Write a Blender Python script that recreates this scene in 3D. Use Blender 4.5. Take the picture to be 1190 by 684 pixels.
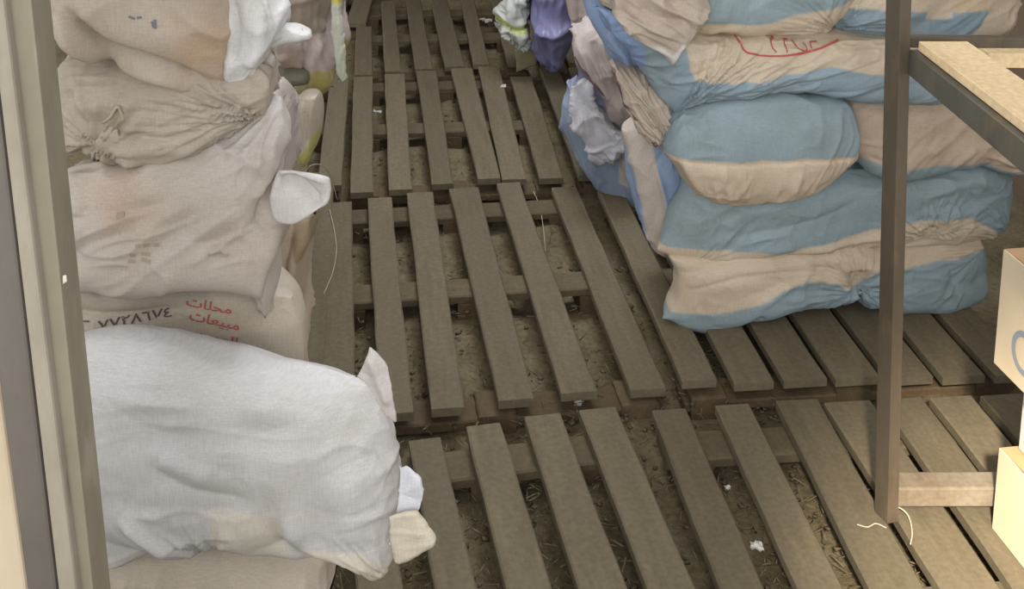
import bpy, math, random
import numpy as np
from mathutils import Vector, Matrix

C = bpy.context.scene.collection
for o in list(bpy.data.objects):
    bpy.data.objects.remove(o)

# ------------------------------------------------------------------ camera
PT = 0.144                      # height of the pallet decks above the ground
CAM_H = 1.6 + PT
FPX, PX, PY = 1300.0, 595.0, -150.0
th, rl = math.radians(8.75), math.radians(0.8)
F = np.array([0, math.cos(th), -math.sin(th)])
R0 = np.array([1.0, 0, 0]); U0 = np.cross(R0, F)
RV = R0*math.cos(rl) + U0*math.sin(rl)
UV = -R0*math.sin(rl) + U0*math.cos(rl)
CAM = np.array([0, 0, CAM_H])
cd = bpy.data.cameras.new('camera'); cam = bpy.data.objects.new('camera', cd); C.objects.link(cam)
cd.sensor_width = 36; cd.lens = FPX/1190*36
cd.shift_x = 0; cd.shift_y = -(342-PY)/1190
cd.clip_start = 0.05
M = Matrix.Identity(4)
for i in range(3):
    M[i][0] = RV[i]; M[i][1] = UV[i]; M[i][2] = -F[i]; M[i][3] = CAM[i]
cam.matrix_world = M
bpy.context.scene.camera = cam

# ------------------------------------------------------------------ light
sc = bpy.context.scene
sc.view_settings.view_transform = 'Standard'; sc.view_settings.look = 'None'
sc.view_settings.gamma = 1; sc.view_settings.use_curve_mapping = False
sc.view_settings.exposure = 0.16
w = bpy.data.worlds.new('world'); sc.world = w; w.use_nodes = True
bg = w.node_tree.nodes['Background']
bg.inputs[0].default_value = (0.99, 0.985, 0.985, 1); bg.inputs[1].default_value = 1.08

def area(name, loc, target, size, energy, col, sy=None):
    l = bpy.data.lights.new(name, 'AREA'); l.energy = energy; l.color = col; l.size = size
    if sy: l.shape = 'RECTANGLE'; l.size_y = sy
    o = bpy.data.objects.new(name, l); C.objects.link(o); o.location = loc
    d = Vector(target)-Vector(loc); o.rotation_euler = d.to_track_quat('-Z', 'Y').to_euler()
    return o
area('doorway_light', (-0.4, -2.2, 2.6), (0.1, 2.6, 0.4), 2.2, 80, (1.0, 0.97, 0.93), 2.2)
area('aisle_light', (0.15, 3.9, 2.6), (-0.3, 2.4, 0.6), 0.8, 36, (0.86, 0.92, 1.0))
area('pallet_fill_light', (-0.1, 3.3, 2.65), (-0.1, 3.3, 0.0), 1.4, 30, (1.0, 0.98, 0.93), 2.6)  # added fill lamp, no real source, brightens the far pallets
sp = bpy.data.lights.new('sunlit_gap_light', 'SPOT'); sp.energy = 3000; sp.color = (1.0, 0.86, 0.68)
sp.spot_size = math.radians(15); sp.spot_blend = 1.0; sp.shadow_soft_size = 0.12
so = bpy.data.objects.new('sunlit_gap_light', sp); C.objects.link(so); so.location = (-0.15, -1.3, 2.9)
so.rotation_euler = (Vector((1.02, 1.74, 0.16))-Vector(so.location)).to_track_quat('-Z', 'Y').to_euler()

# ------------------------------------------------------------------ helpers
def ray(x, y):
    return F*FPX + RV*(x-PX) - UV*(y-PY)
def at_z(x, y, z):
    d = ray(x, y); return CAM + d*((z-CAM_H)/d[2])
def at_y(x, y, Y):
    d = ray(x, y); return CAM + d*(Y/d[1])
def lin(c):
    c = np.array(c, float)/255.0
    return np.where(c <= 0.04045, c/12.92, ((c+0.055)/1.055)**2.4)

def tag(o, label=None, cat=None, group=None, kind=None):
    if label: o['label'] = label
    if cat: o['category'] = cat
    if group: o['group'] = group
    if kind: o['kind'] = kind
    return o
def empty(name, loc, rz=0):
    o = bpy.data.objects.new(name, None); C.objects.link(o)
    o.location = loc; o.rotation_euler = (0, 0, rz); o.empty_display_size = 0.1
    return o
def world_mat(o):
    m = Matrix.Translation(o.location) @ o.rotation_euler.to_matrix().to_4x4()
    return (world_mat(o.parent) @ m) if o.parent else m
def mesh_obj(name, verts, faces, mat, parent=None, loc=None, rz=0, smooth=False):
    """verts in world coordinates; the object's origin goes to loc (default: base centre)"""
    v = np.asarray(verts, float).reshape(-1, 3)
    if loc is None:
        loc = np.array([(v[:, 0].min()+v[:, 0].max())/2, (v[:, 1].min()+v[:, 1].max())/2, v[:, 2].min()])
    loc = np.asarray(loc, float)
    c, s = math.cos(-rz), math.sin(-rz)
    q = v-loc; q = np.stack([q[:, 0]*c-q[:, 1]*s, q[:, 0]*s+q[:, 1]*c, q[:, 2]], 1)
    me = bpy.data.meshes.new(name)
    if isinstance(faces, np.ndarray):
        n = len(faces); k = faces.shape[1]
        me.vertices.add(len(q)); me.vertices.foreach_set('co', q.ravel())
        me.loops.add(n*k); me.loops.foreach_set('vertex_index', faces.ravel().astype(np.int32))
        me.polygons.add(n); me.polygons.foreach_set('loop_start', np.arange(0, n*k, k, dtype=np.int32))
        me.polygons.foreach_set('loop_total', np.full(n, k, dtype=np.int32))
        me.update(calc_edges=True)
    else:
        me.from_pydata([tuple(p) for p in q], [], faces)
    if smooth: me.polygons.foreach_set('use_smooth', np.ones(len(me.polygons), dtype=bool))
    me.materials.append(mat)
    o = bpy.data.objects.new(name, me); C.objects.link(o)
    if parent:
        m = world_mat(parent).inverted() @ (Matrix.Translation(loc) @ Matrix.Rotation(rz, 4, 'Z'))
        o.parent = parent; o.location = m.to_translation(); o.rotation_euler = m.to_euler()
    else:
        o.location = loc; o.rotation_euler = (0, 0, rz)
    return o

# ---- vectorised gradient noise
_r = np.random.RandomState(7)
_perm = _r.permutation(512); _perm = np.concatenate([_perm, _perm, _perm])
_g = _r.normal(size=(512, 3)); _g /= np.linalg.norm(_g, axis=1)[:, None]
def noise(p, seed=0):
    p = np.asarray(p, float) + seed*17.13
    i = np.floor(p).astype(int); f = p-i; i = i & 255
    u = f*f*f*(f*(f*6-15)+10)
    out = 0
    for dx in (0, 1):
        for dy in (0, 1):
            for dz in (0, 1):
                h = _perm[_perm[_perm[i[:, 0]+dx]+i[:, 1]+dy]+i[:, 2]+dz] % 512
                d = f-np.array([dx, dy, dz])
                dot = (_g[h]*d).sum(1)
                wx = u[:, 0] if dx else 1-u[:, 0]
                wy = u[:, 1] if dy else 1-u[:, 1]
                wz = u[:, 2] if dz else 1-u[:, 2]
                out = out + dot*wx*wy*wz
    return out*1.5

# ------------------------------------------------------------------ materials
def nt(name):
    m = bpy.data.materials.new(name); m.use_nodes = True
    t = m.node_tree; b = t.nodes['Principled BSDF']
    return m, t, b
def N(t, kind, **kw):
    n = t.nodes.new(kind)
    for k, v in kw.items():
        if k.startswith('i_'): n.inputs[int(k[2:])].default_value = v
        else: setattr(n, k, v)
    return n
def mapped(t, scale, src='Object'):
    tc = N(t, 'ShaderNodeTexCoord'); mp = N(t, 'ShaderNodeMapping'); mp.inputs['Scale'].default_value = scale
    t.links.new(tc.outputs[src], mp.inputs['Vector']); return mp
def mix(t, fac, a, b, mode='MIX'):
    n = N(t, 'ShaderNodeMix', data_type='RGBA', blend_type=mode)
    for s, v in ((0, fac), (6, a), (7, b)):
        if hasattr(v, 'is_linked') or isinstance(v, bpy.types.NodeSocket): t.links.new(v, n.inputs[s])
        else: n.inputs[s].default_value = v if s == 0 else tuple(v)
    return n.outputs[2]
def ramp(t, src, stops):
    r = N(t, 'ShaderNodeValToRGB'); t.links.new(src, r.inputs[0])
    e = r.color_ramp.elements
    while len(e) < len(stops): e.new(0.5)
    for k, (p, c) in enumerate(stops):
        e[k].position = p; e[k].color = tuple(c)+(1,) if len(c) == 3 else c
    return r.outputs[0]
def L(*c): return tuple(lin(c))+(1,)

def wood_mat(name, c1, c2, c3, streak=(14, 1.2, 14), rnd=0.25, rough=0.9, bump=0.35):
    m, t, b = nt(name)
    oi = N(t, 'ShaderNodeObjectInfo')
    tc = N(t, 'ShaderNodeTexCoord'); add = N(t, 'ShaderNodeVectorMath', operation='MULTIPLY_ADD')
    cmb = N(t, 'ShaderNodeCombineXYZ'); mul = N(t, 'ShaderNodeMath', operation='MULTIPLY', i_1=31.0)
    t.links.new(oi.outputs['Random'], mul.inputs[0])
    for k in range(3): t.links.new(mul.outputs[0], cmb.inputs[k])
    t.links.new(tc.outputs['Object'], add.inputs[0]); add.inputs[1].default_value = (1, 1, 1); t.links.new(cmb.outputs[0], add.inputs[2])
    mp = N(t, 'ShaderNodeMapping'); mp.inputs['Scale'].default_value = streak; t.links.new(add.outputs[0], mp.inputs[0])
    n1 = N(t, 'ShaderNodeTexNoise'); n1.inputs['Scale'].default_value = 3; n1.inputs['Detail'].default_value = 8; n1.inputs['Roughness'].default_value = 0.65
    t.links.new(mp.outputs[0], n1.inputs['Vector'])
    n2 = N(t, 'ShaderNodeTexNoise'); n2.inputs['Scale'].default_value = 5; n2.inputs['Detail'].default_value = 6
    t.links.new(add.outputs[0], n2.inputs['Vector'])
    n3 = N(t, 'ShaderNodeTexNoise'); n3.inputs['Scale'].default_value = 90; n3.inputs['Detail'].default_value = 4
    t.links.new(add.outputs[0], n3.inputs['Vector'])
    grain = ramp(t, n1.outputs['Fac'], [(0.3, lin(c2)), (0.7, lin(c1))])
    f2 = ramp(t, n2.outputs['Fac'], [(0.42, (0, 0, 0)), (0.68, (1, 1, 1))])
    col = mix(t, f2, grain, L(*c3))
    f3 = ramp(t, n3.outputs['Fac'], [(0.35, (0.86, 0.86, 0.86)), (0.7, (1.08, 1.08, 1.08))])
    col = mix(t, 1.0, col, f3, 'MULTIPLY')
    mr = N(t, 'ShaderNodeMapRange'); mr.inputs[3].default_value = 1-rnd; mr.inputs[4].default_value = 1+rnd*0.6
    t.links.new(oi.outputs['Random'], mr.inputs[0])
    cc = N(t, 'ShaderNodeCombineColor')
    for k in range(3): t.links.new(mr.outputs[0], cc.inputs[k])
    col = mix(t, 1.0, col, cc.outputs[0], 'MULTIPLY')
    t.links.new(col, b.inputs['Base Color'])
    b.inputs['Roughness'].default_value = rough; b.inputs['Specular IOR Level'].default_value = 0.25
    bp = N(t, 'ShaderNodeBump'); bp.inputs['Strength'].default_value = bump; bp.inputs['Distance'].default_value = 0.004
    t.links.new(n1.outputs['Fac'], bp.inputs['Height']); t.links.new(bp.outputs[0], b.inputs['Normal'])
    return m
M_BOARD = wood_mat('dusty_pallet_board', (112, 103, 84), (95, 87, 70), (104, 96, 79), rnd=0.16)
M_BLOCK = wood_mat('pallet_block_wood', (106, 90, 70), (88, 74, 56), (98, 85, 66), rnd=0.15)
M_STR = wood_mat('stringer_wood', (102, 92, 72), (86, 77, 60), (95, 86, 68), rnd=0.12)
M_PLANK = wood_mat('pale_planed_plank', (232, 208, 168), (218, 190, 146), (226, 202, 162), streak=(9, 0.8, 9), rnd=0.05, rough=0.7, bump=0.15)
M_RUSTWOOD = wood_mat('worn_brown_beam', (124, 114, 98), (104, 92, 76), (132, 124, 110), streak=(1.5, 12, 12), rnd=0.05)

def metal_mat(name, base, dark, rust, rough=0.6, metallic=0.25, scale=9, amt=(0.55, 0.72)):
    m, t, b = nt(name)
    mp = mapped(t, (1, 1, 0.35))
    n1 = N(t, 'ShaderNodeTexNoise'); n1.inputs['Scale'].default_value = scale; n1.inputs['Detail'].default_value = 9; n1.inputs['Roughness'].default_value = 0.7
    t.links.new(mp.outputs[0], n1.inputs[0])
    n2 = N(t, 'ShaderNodeTexNoise'); n2.inputs['Scale'].default_value = scale*2.7; n2.inputs['Detail'].default_value = 6
    t.links.new(mp.outputs[0], n2.inputs[0])
    c = ramp(t, n1.outputs['Fac'], [(0.35, lin(dark)), (0.65, lin(base))])
    f = ramp(t, n2.outputs['Fac'], [(amt[0], (0, 0, 0)), (amt[1], (1, 1, 1))])
    c = mix(t, f, c, L(*rust)); t.links.new(c, b.inputs['Base Color'])
    b.inputs['Roughness'].default_value = rough; b.inputs['Metallic'].default_value = metallic
    bp = N(t, 'ShaderNodeBump'); bp.inputs['Strength'].default_value = 0.25; bp.inputs['Distance'].default_value = 0.002
    t.links.new(n2.outputs['Fac'], bp.inputs['Height']); t.links.new(bp.outputs[0], b.inputs['Normal'])
    return m
M_POST = metal_mat('brown_weathered_angle_iron', (94, 84, 70), (78, 70, 58), (106, 90, 72))
M_RAIL = metal_mat('dark_grey_steel_rail', (96, 93, 80), (76, 74, 64), (108, 96, 76))
M_FRAME = metal_mat('grey_green_painted_frame', (132, 125, 107), (112, 106, 90), (142, 136, 120), amt=(0.6, 0.75), metallic=0)
M_STRIP = metal_mat('light_grey_painted_edge', (150, 143, 128), (124, 117, 102), (98, 90, 78), amt=(0.56, 0.66), metallic=0)
M_PANEL = metal_mat('scuffed_dark_grey_panel', (104, 98, 90), (84, 78, 70), (128, 120, 108), scale=5, amt=(0.62, 0.74), metallic=0)
M_JAMB = metal_mat('cream_plaster_jamb', (196, 182, 158), (182, 166, 140), (200, 188, 168), metallic=0, rough=0.9)

def sack_mat(name, rough=0.5, sheen=0.0, weave=0.25, spec=0.3, transl=0.0):
    m, t, b = nt(name)
    at = N(t, 'ShaderNodeAttribute', attribute_name='Col')
    mp = mapped(t, (60, 60, 700)); n1 = N(t, 'ShaderNodeTexNoise'); n1.inputs['Scale'].default_value = 1; n1.inputs['Detail'].default_value = 3
    t.links.new(mp.outputs[0], n1.inputs[0])
    mp2 = mapped(t, (500, 500, 25)); n2 = N(t, 'ShaderNodeTexNoise'); n2.inputs['Scale'].default_value = 1; n2.inputs['Detail'].default_value = 3
    t.links.new(mp2.outputs[0], n2.inputs[0])
    mp3 = mapped(t, (7, 7, 7)); n3 = N(t, 'ShaderNodeTexNoise'); n3.inputs['Scale'].default_value = 1; n3.inputs['Detail'].default_value = 6
    t.links.new(mp3.outputs[0], n3.inputs[0])
    a = 0.10
    f1 = ramp(t, n1.outputs['Fac'], [(0.3, (1-a,)*3), (0.7, (1+a*0.5,)*3)])
    f2 = ramp(t, n2.outputs['Fac'], [(0.3, (1-a,)*3), (0.7, (1+a*0.5,)*3)])
    f3 = ramp(t, n3.outputs['Fac'], [(0.3, (0.90, 0.88, 0.85)), (0.65, (1.03, 1.03, 1.03))])
    c = mix(t, 1, at.outputs['Color'], f1, 'MULTIPLY'); c = mix(t, 1, c, f2, 'MULTIPLY'); c = mix(t, 1, c, f3, 'MULTIPLY')
    t.links.new(c, b.inputs['Base Color'])
    b.inputs['Roughness'].default_value = rough; b.inputs['Specular IOR Level'].default_value = spec
    ad = N(t, 'ShaderNodeMath', operation='ADD'); t.links.new(n1.outputs['Fac'], ad.inputs[0]); t.links.new(n2.outputs['Fac'], ad.inputs[1])
    bp = N(t, 'ShaderNodeBump'); bp.inputs['Strength'].default_value = weave; bp.inputs['Distance'].default_value = 0.0015
    t.links.new(ad.outputs[0], bp.inputs['Height']); t.links.new(bp.outputs[0], b.inputs['Normal'])
    if transl:
        b.inputs['Subsurface Weight'].default_value = transl; b.inputs['Subsurface Radius'].default_value = (0.02, 0.016, 0.012)
        b.inputs['Subsurface Scale'].default_value = 0.6
    return m
M_SACK = sack_mat('woven_polypropylene')
M_FILM = sack_mat('thin_plastic_film', rough=0.35, weave=0.05, spec=0.5)

def flat_mat(name, c, rough=0.7, var=0.12, scale=20, emis=None):
    m, t, b = nt(name)
    mp = mapped(t, (1, 1, 1)); n = N(t, 'ShaderNodeTexNoise'); n.inputs['Scale'].default_value = scale; n.inputs['Detail'].default_value = 6
    t.links.new(mp.outputs[0], n.inputs[0])
    f = ramp(t, n.outputs['Fac'], [(0.3, (1-var,)*3), (0.7, (1+var*0.4,)*3)])
    t.links.new(mix(t, 1, L(*c), f, 'MULTIPLY'), b.inputs['Base Color']); b.inputs['Roughness'].default_value = rough
    b.inputs['Specular IOR Level'].default_value = 0.3
    return m
M_RED = flat_mat('red_print', (172, 84, 80)); M_INK = flat_mat('dark_print', (92, 78, 76)); M_STITCH = flat_mat('brown_stitch', (120, 88, 90))
M_SMUDGE = flat_mat('faded_smudge', (158, 146, 130)); M_BLUEINK = flat_mat('faded_blue_print', (112, 118, 122))
M_CARTON = flat_mat('cream_cardboard', (206, 190, 162), var=0.06, scale=12)
M_CARTON_IN = flat_mat('brown_cardboard', (176, 146, 108), var=0.08)
M_MARK = flat_mat('grey_blue_mark', (140, 148, 160))
M_TWINE = flat_mat('pale_plastic_twine', (176, 168, 146))
M_SCRAP = flat_mat('white_scrap', (190, 188, 182))
M_STRAW = flat_mat('dry_litter', (116, 106, 84), var=0.4, scale=60)
M_TRAY = flat_mat('dark_grey_green_plastic', (88, 88, 76))
M_CHIP = flat_mat('wood_chips', (98, 86, 66), var=0.4, scale=60)

# dirt
m, t, b = nt('trodden_dirt'); M_DIRT = m
mp = mapped(t, (1, 1, 1))
n1 = N(t, 'ShaderNodeTexNoise'); n1.inputs['Scale'].default_value = 6; n1.inputs['Detail'].default_value = 10; t.links.new(mp.outputs[0], n1.inputs[0])
n2 = N(t, 'ShaderNodeTexNoise'); n2.inputs['Scale'].default_value = 70; n2.inputs['Detail'].default_value = 8; n2.inputs['Roughness'].default_value = 0.7; t.links.new(mp.outputs[0], n2.inputs[0])
c = ramp(t, n1.outputs['Fac'], [(0.3, lin((106, 96, 74))), (0.7, lin((132, 122, 98)))])
f = ramp(t, n2.outputs['Fac'], [(0.3, (0.6, 0.6, 0.58)), (0.5, (0.95, 0.95, 0.95)), (0.75, (1.35, 1.32, 1.25))])
t.links.new(mix(t, 1, c, f, 'MULTIPLY'), b.inputs['Base Color']); b.inputs['Roughness'].default_value = 0.95; b.inputs['Specular IOR Level'].default_value = 0.15
bp = N(t, 'ShaderNodeBump'); bp.inputs['Strength'].default_value = 0.8; bp.inputs['Distance'].default_value = 0.008
t.links.new(n2.outputs['Fac'], bp.inputs['Height']); t.links.new(bp.outputs[0], b.inputs['Normal'])

# ------------------------------------------------------------------ ground
def grid_faces(nu, nv, base=0):
    i, j = np.meshgrid(np.arange(nu-1), np.arange(nv-1), indexing='ij')
    a = (i*nv+j).ravel()
    return np.stack([a, a+nv, a+nv+1, a+1], 1)+base
gx = np.linspace(-2.6, 3.4, 360); gy = np.linspace(-0.5, 7.5, 480)
X, Y = np.meshgrid(gx, gy, indexing='ij')
P = np.stack([X.ravel(), Y.ravel(), np.zeros(X.size)], 1)
P[:, 2] = 0.045+0.030*noise(P*3.1, 1)+0.014*noise(P*9, 2)+0.006*noise(P*30, 3)
g = mesh_obj('floor', P, grid_faces(360, 480), M_DIRT, loc=(0, 0, 0), smooth=True); tag(g, kind='structure')

def wall(name, p, q, z0, z1, th_, mat):
    p = np.array(p); q = np.array(q); d = (q-p)/np.linalg.norm(q-p); n_ = np.array([d[1], -d[0]])*th_
    v = [(*k, z) for z in (z0, z1) for k in (p, q, q+n_, p+n_)]
    o = mesh_obj(name, v, [(3, 2, 1, 0), (4, 5, 6, 7), (0, 1, 5, 4), (1, 2, 6, 5), (2, 3, 7, 6), (3, 0, 4, 7)], mat); tag(o, kind='structure')
M_WALL = flat_mat('brown_wall', (122, 104, 88), rough=0.9, var=0.2, scale=4)
wall('wall_right', (1.78, 7.4), (1.78, 2.2), 0.0, 2.7, -0.1, M_WALL)
wall('shading_ceiling', (-2.6, 1.2), (1.88, 1.2), 2.72, 2.78, -6.3, M_WALL)  # unseen ceiling, added to keep daylight off the pallet decks
wall('wall_back', (-2.5, 7.4), (1.88, 7.4), 0.0, 2.7, -0.1, M_WALL)
# ------------------------------------------------------------------ pallets
def box_verts(cx, cy, z0, z1, wx, wy, ang, jit=0.0, rng=None, wx2=None):
    """box centred on (cx,cy), wx across and wy along the direction ang; slightly chamfered and worn"""
    wx2 = wx2 or wx
    ch = min(0.004, (z1-z0)*0.2)
    nseg = 10
    pts = []
    for k in range(nseg+1):
        y = -wy/2+wy*k/nseg
        wl = wx+(wx2-wx)*k/nseg
        end = (k in (0, nseg))
        y2 = y*(1-0.004/wy*2) if end else y
        jl = rng.uniform(-jit, jit) if rng else 0; jr = rng.uniform(-jit, jit) if rng else 0
        hw = wl/2
        prof = [(-hw+jl, z0), (-hw+jl, z1-ch), (-hw+ch+jl, z1), (hw-ch+jr, z1), (hw+jr, z1-ch), (hw+jr, z0)]
        for (px_, pz_) in prof:
            zz = pz_-(0.003 if end and pz_ == z1 else 0)
            pts.append((px_, y, zz))
    v = np.array(pts)
    c, s = math.cos(ang), math.sin(ang)
    # rotate so local y runs along direction (sin a, cos a)
    x = v[:, 0]*c+v[:, 1]*s; y = -v[:, 0]*s+v[:, 1]*c
    v = np.stack([x+cx, y+cy, v[:, 2]], 1)
    fs = []
    for k in range(nseg):
        for q in range(6):
            a = k*6+q; bq = k*6+(q+1) % 6
            fs.append((a, bq, bq+6, a+6))
    fs.append(tuple(range(5, -1, -1))); fs.append(tuple(nseg*6+q for q in range(6)))
    return v, fs
rng = random.Random(3)
def pallet(label, boards, block_offs, top=PT, groupn='wooden pallets laid as a floor'):
    """boards: list of (near xy, far xy, width near, width far)"""
    nx = np.array([b[0] for b in boards]); fx = np.array([b[1] for b in boards])
    ctr = (nx.mean(0)+fx.mean(0))/2
    d = (fx-nx).mean(0); Lm = np.linalg.norm(d); ang = math.atan2(d[0], d[1])
    root = empty('wooden_pallet', (ctr[0], ctr[1], 0), -ang)
    tag(root, label, 'pallet', groupn)
    TB = 0.024
    for (n, f_, wn, wf) in boards:
        n = np.array(n); f_ = np.array(f_); dd = f_-n; c = (n+f_)/2; a = math.atan2(dd[0], dd[1])
        dz = rng.uniform(-0.002, 0.0)
        v, fs = box_verts(c[0], c[1], top-TB+dz, top+dz, wn, np.linalg.norm(dd), a, 0.0016, rng, wf)
        mesh_obj('board', v, fs, M_BOARD, root, loc=(c[0], c[1], top), rz=-a)
    # stringers across, blocks and runners below
    u = d/Lm; p = np.array([u[1], -u[0]])
    s = [np.dot(q-ctr, p) for q in np.concatenate([nx, fx])]
    s0, s1 = min(s)-0.035, max(s)+0.035
    sm = (s0+s1)/2
    for k, off in enumerate((-Lm/2+0.075, 0.0, Lm/2-0.075)):
        off += rng.uniform(-0.006, 0.006)
        c = ctr+u*off+p*sm
        lo = (0.034, 0.0, 0.010)[k]
        v, fs = box_verts(c[0], c[1], top-TB-0.024-lo, top-TB-0.0022-lo, 0.095, s1-s0, ang+math.pi/2, 0.001, rng)
        mesh_obj('stringer', v, fs, M_BLOCK if k == 0 else M_STR, root, loc=(c[0], c[1], top-TB), rz=-(ang+math.pi/2))
        for j in range(3):
            q = ctr+u*off+p*(s0+0.06+(s1-s0-0.12)*j/2)
            v, fs = box_verts(q[0], q[1], 0.02, top-TB-0.0242, 0.09, 0.1, ang, 0.001, rng)
            mesh_obj('block', v, fs, M_BLOCK, root, loc=(q[0], q[1], 0.02), rz=-ang)
    for j in range(3):
        q = ctr+p*(s0+0.06+(s1-s0-0.12)*j/2)
        v, fs = box_verts(q[0], q[1], 0.002, 0.0198, 0.09, Lm-0.02, ang, 0.001, rng)
        mesh_obj('runner', v, fs, M_BLOCK, root, loc=(q[0], q[1], 0.002), rz=-ang)
    return root
def pxboard(b, ext_far=None, ext_near=None, Lfix=None):
    xl0, xr0, y0, xl1, xr1, y1 = b
    a, b_, c, d = [at_z(x, y, PT)[:2] for x, y in ((xl0, y0), (xr0, y0), (xl1, y1), (xr1, y1))]
    f_, n = (a+b_)/2, (c+d)/2; wf = np.linalg.norm(b_-a); wn = np.linalg.norm(d-c)
    dd = (n-f_)/np.linalg.norm(n-f_)
    if Lfix:
        if ext_near: n = f_+dd*Lfix
        else: f_ = n-dd*Lfix
    wn = min(max(wn, 0.07), 0.12); wf = min(max(wf, 0.07), 0.12)
    return (tuple(n), tuple(f_), wn, wf)
def xb(near, far, wd): return (tuple(near), tuple(far), wd, wd)

LP = 1.14
rowB = [pxboard(q) for q in [(411,433,88,407,434,222),(447,470,85,452,479,219),(484,507,81,502,527,212),(524,549,78,556,582,206),(556,580,76,583,612,207),(593,618,88,627,655,206)]]
rowC = [pxboard((384,408,233,374,413,434), ext_near=1, Lfix=1.13)]+[pxboard(q) for q in [(427,455,228,442,480,478),(473,503,222,501,540,472),(522,556,217,579,621,462),(577,604,211,652,694,454),(641,670,216,732,774,450),(694,722,218,793,834,440)]]
rowA = [pxboard((414,432,30,412,433,86))]+[pxboard(q, Lfix=LP) for q in [(443,459,0,447,466,82),(472,489,0,482,503,79),(501,520,0,517,540,76),(536,551,0,550,569,74),(572,586,0,590,612,72)]]
rowD = [pxboard(q, ext_near=1, Lfix=LP) for q in [(475,512,508,503,558,684),(541,582,491,588,643,684),(609,652,480,672,730,684),(673,716,472,753,810,684)]]
def wdir(a): a = math.radians(a); return np.array([math.sin(a), math.cos(a)])
def gen(x0, y0, ang, Ld, n, w_, pitch, skew=0.0):
    """boards to the right of (x0,y0) = near end centre"""
    u = wdir(ang); p = np.array([u[1], -u[0]]); out = []
    for k in range(n):
        q = np.array([x0, y0])+p*pitch*k+u*skew*k
        out.append(xb(q, q+u*Ld, w_))
    return out
# two boards left of row D's measured ones
n0 = np.array(rowD[0][0]); f0 = np.array(rowD[0][1])
rowD = [xb(n0+np.array([-0.135, -0.0]), f0+np.array([-0.135, -0.03]), 0.082)]+rowD
pallet('nearest pallet, beside the white sack on the left and at the front of the aisle', rowD, None)
rowC_l = rowC[:6]
# second pallet in the near row, right
rd = [pxboard(q, ext_near=1, Lfix=LP) for q in [(757,797,474,836,890,684),(831,870,468,925,985,684),(902,950,462,1010,1078,684)]]
u = wdir(-6.5); 
for (xl, xr, yy) in ((0.758, 0.868, 2.385), (0.892, 0.992, 2.40), (1.012, 1.113, 2.41), (1.135, 1.24, 2.42), (1.262, 1.362, 2.43)):
    c = (xl+xr)/2-0.016; f_ = np.array([c, yy]); rd.append(xb(f_-u*LP, f_, xr-xl))
pallet('near pallet under the metal rack and the cartons', rd, None)
pallet('middle aisle pallet of wide gapped boards, between the white and the blue sacks', rowC_l, None)
u = wdir(-7.0)
rr = [rowC[6]]
for (xl, xr, yy) in ((0.548, 0.645, 2.455), (0.668, 0.775, 2.47), (0.795, 0.905, 2.48), (0.925, 1.035, 2.485), (1.056, 1.165, 2.49), (1.188, 1.29, 2.50)):
    n = np.array([(xl+xr)/2, yy]); rr.append(xb(n, n+u*1.12, xr-xl))
pallet('pallet under the front of the blue and beige sack pile', rr, None)
pallet('farther aisle pallet with a white scrap between its boards', rowB, None)
pallet('farthest aisle pallet, at the top edge of the photo beside the purple bag', rowA, None)
# right of rows A and B, below the back of the blue pile
e = np.array(rowB[-1][0])+np.array([0.135, 0.03])
pallet('pallet in shade under the far end of the blue sack pile', gen(e[0], e[1], -5.5, 1.13, 8, 0.085, 0.128), None)
e = np.array(rowA[-1][0])+np.array([0.15, 0.0])
pallet('far pallet under the purple bag', gen(e[0], e[1], -6, 1.13, 7, 0.085, 0.128), None)
# left of the aisle, under the left stack
e = at_z(352, 432, PT)[:2]; e = e-wdir(-8.3)*0.15
pallet('pallet under the tall left stack of white sacks', gen(e[0]-0.128*6, e[1]-0.0, -8.0, 1.13, 7, 0.088, 0.128, 0.012), None)
e = at_z(381, 225, PT)[:2]
pallet('pallet below the small bag with the yellow tip', gen(e[0]-0.12*5, e[1]-0.02, -7.0, 1.13, 6, 0.08, 0.12, 0.004), None)
e = at_z(413, 28, PT)[:2]
pallet('pallet whose single board end shows at the top left of the aisle', gen(e[0]-0.13*4, e[1], -3, 1.13, 5, 0.10, 0.13), None)
e = at_z(405, 690, PT)[:2]
pallet('pallet below the nearest beige sack at the bottom left', gen(e[0]-0.128*6-0.12, e[1]-0.95, -11, 1.13, 7, 0.085, 0.128, 0.012), None)

# ------------------------------------------------------------------ sacks
def crom(pts, n):
    """Catmull-Rom through pts, resampled to n by arc length"""
    p = np.array(pts, float)
    if len(p) == 2:
        t_ = np.linspace(0, 1, n)[:, None]; return p[0]*(1-t_)+p[1]*t_
    q = np.vstack([2*p[0]-p[1], p, 2*p[-1]-p[-2]]); out = []
    for i in range(1, len(q)-2):
        t_ = np.linspace(0, 1, 24, endpoint=False)[:, None]
        a, b_, c, d = q[i-1], q[i], q[i+1], q[i+2]
        out.append(0.5*((2*b_)+(-a+c)*t_+(2*a-5*b_+4*c-d)*t_**2+(-a+3*b_-3*c+d)*t_**3))
    out.append(p[-1:]); o = np.vstack(out)
    s = np.concatenate([[0], np.cumsum(np.linalg.norm(np.diff(o, axis=0), axis=1))])
    s = s/s[-1]; t_ = np.linspace(0, 1, n)
    return np.stack([np.interp(t_, s, o[:, k]) for k in range(2)], 1)
def pip(P2, poly):
    x, y = P2[:, 0], P2[:, 1]; poly = np.asarray(poly); r = np.zeros(len(P2), bool)
    for i in range(len(poly)):
        x1, y1 = poly[i]; x2, y2 = poly[i-1]
        c = ((y1 > y) != (y2 > y)); 
        with np.errstate(divide='ignore', invalid='ignore'):
            xi = (x2-x1)*(y-y1)/(y2-y1)+x1
        r ^= (c & (x < xi))
    return r
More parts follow.
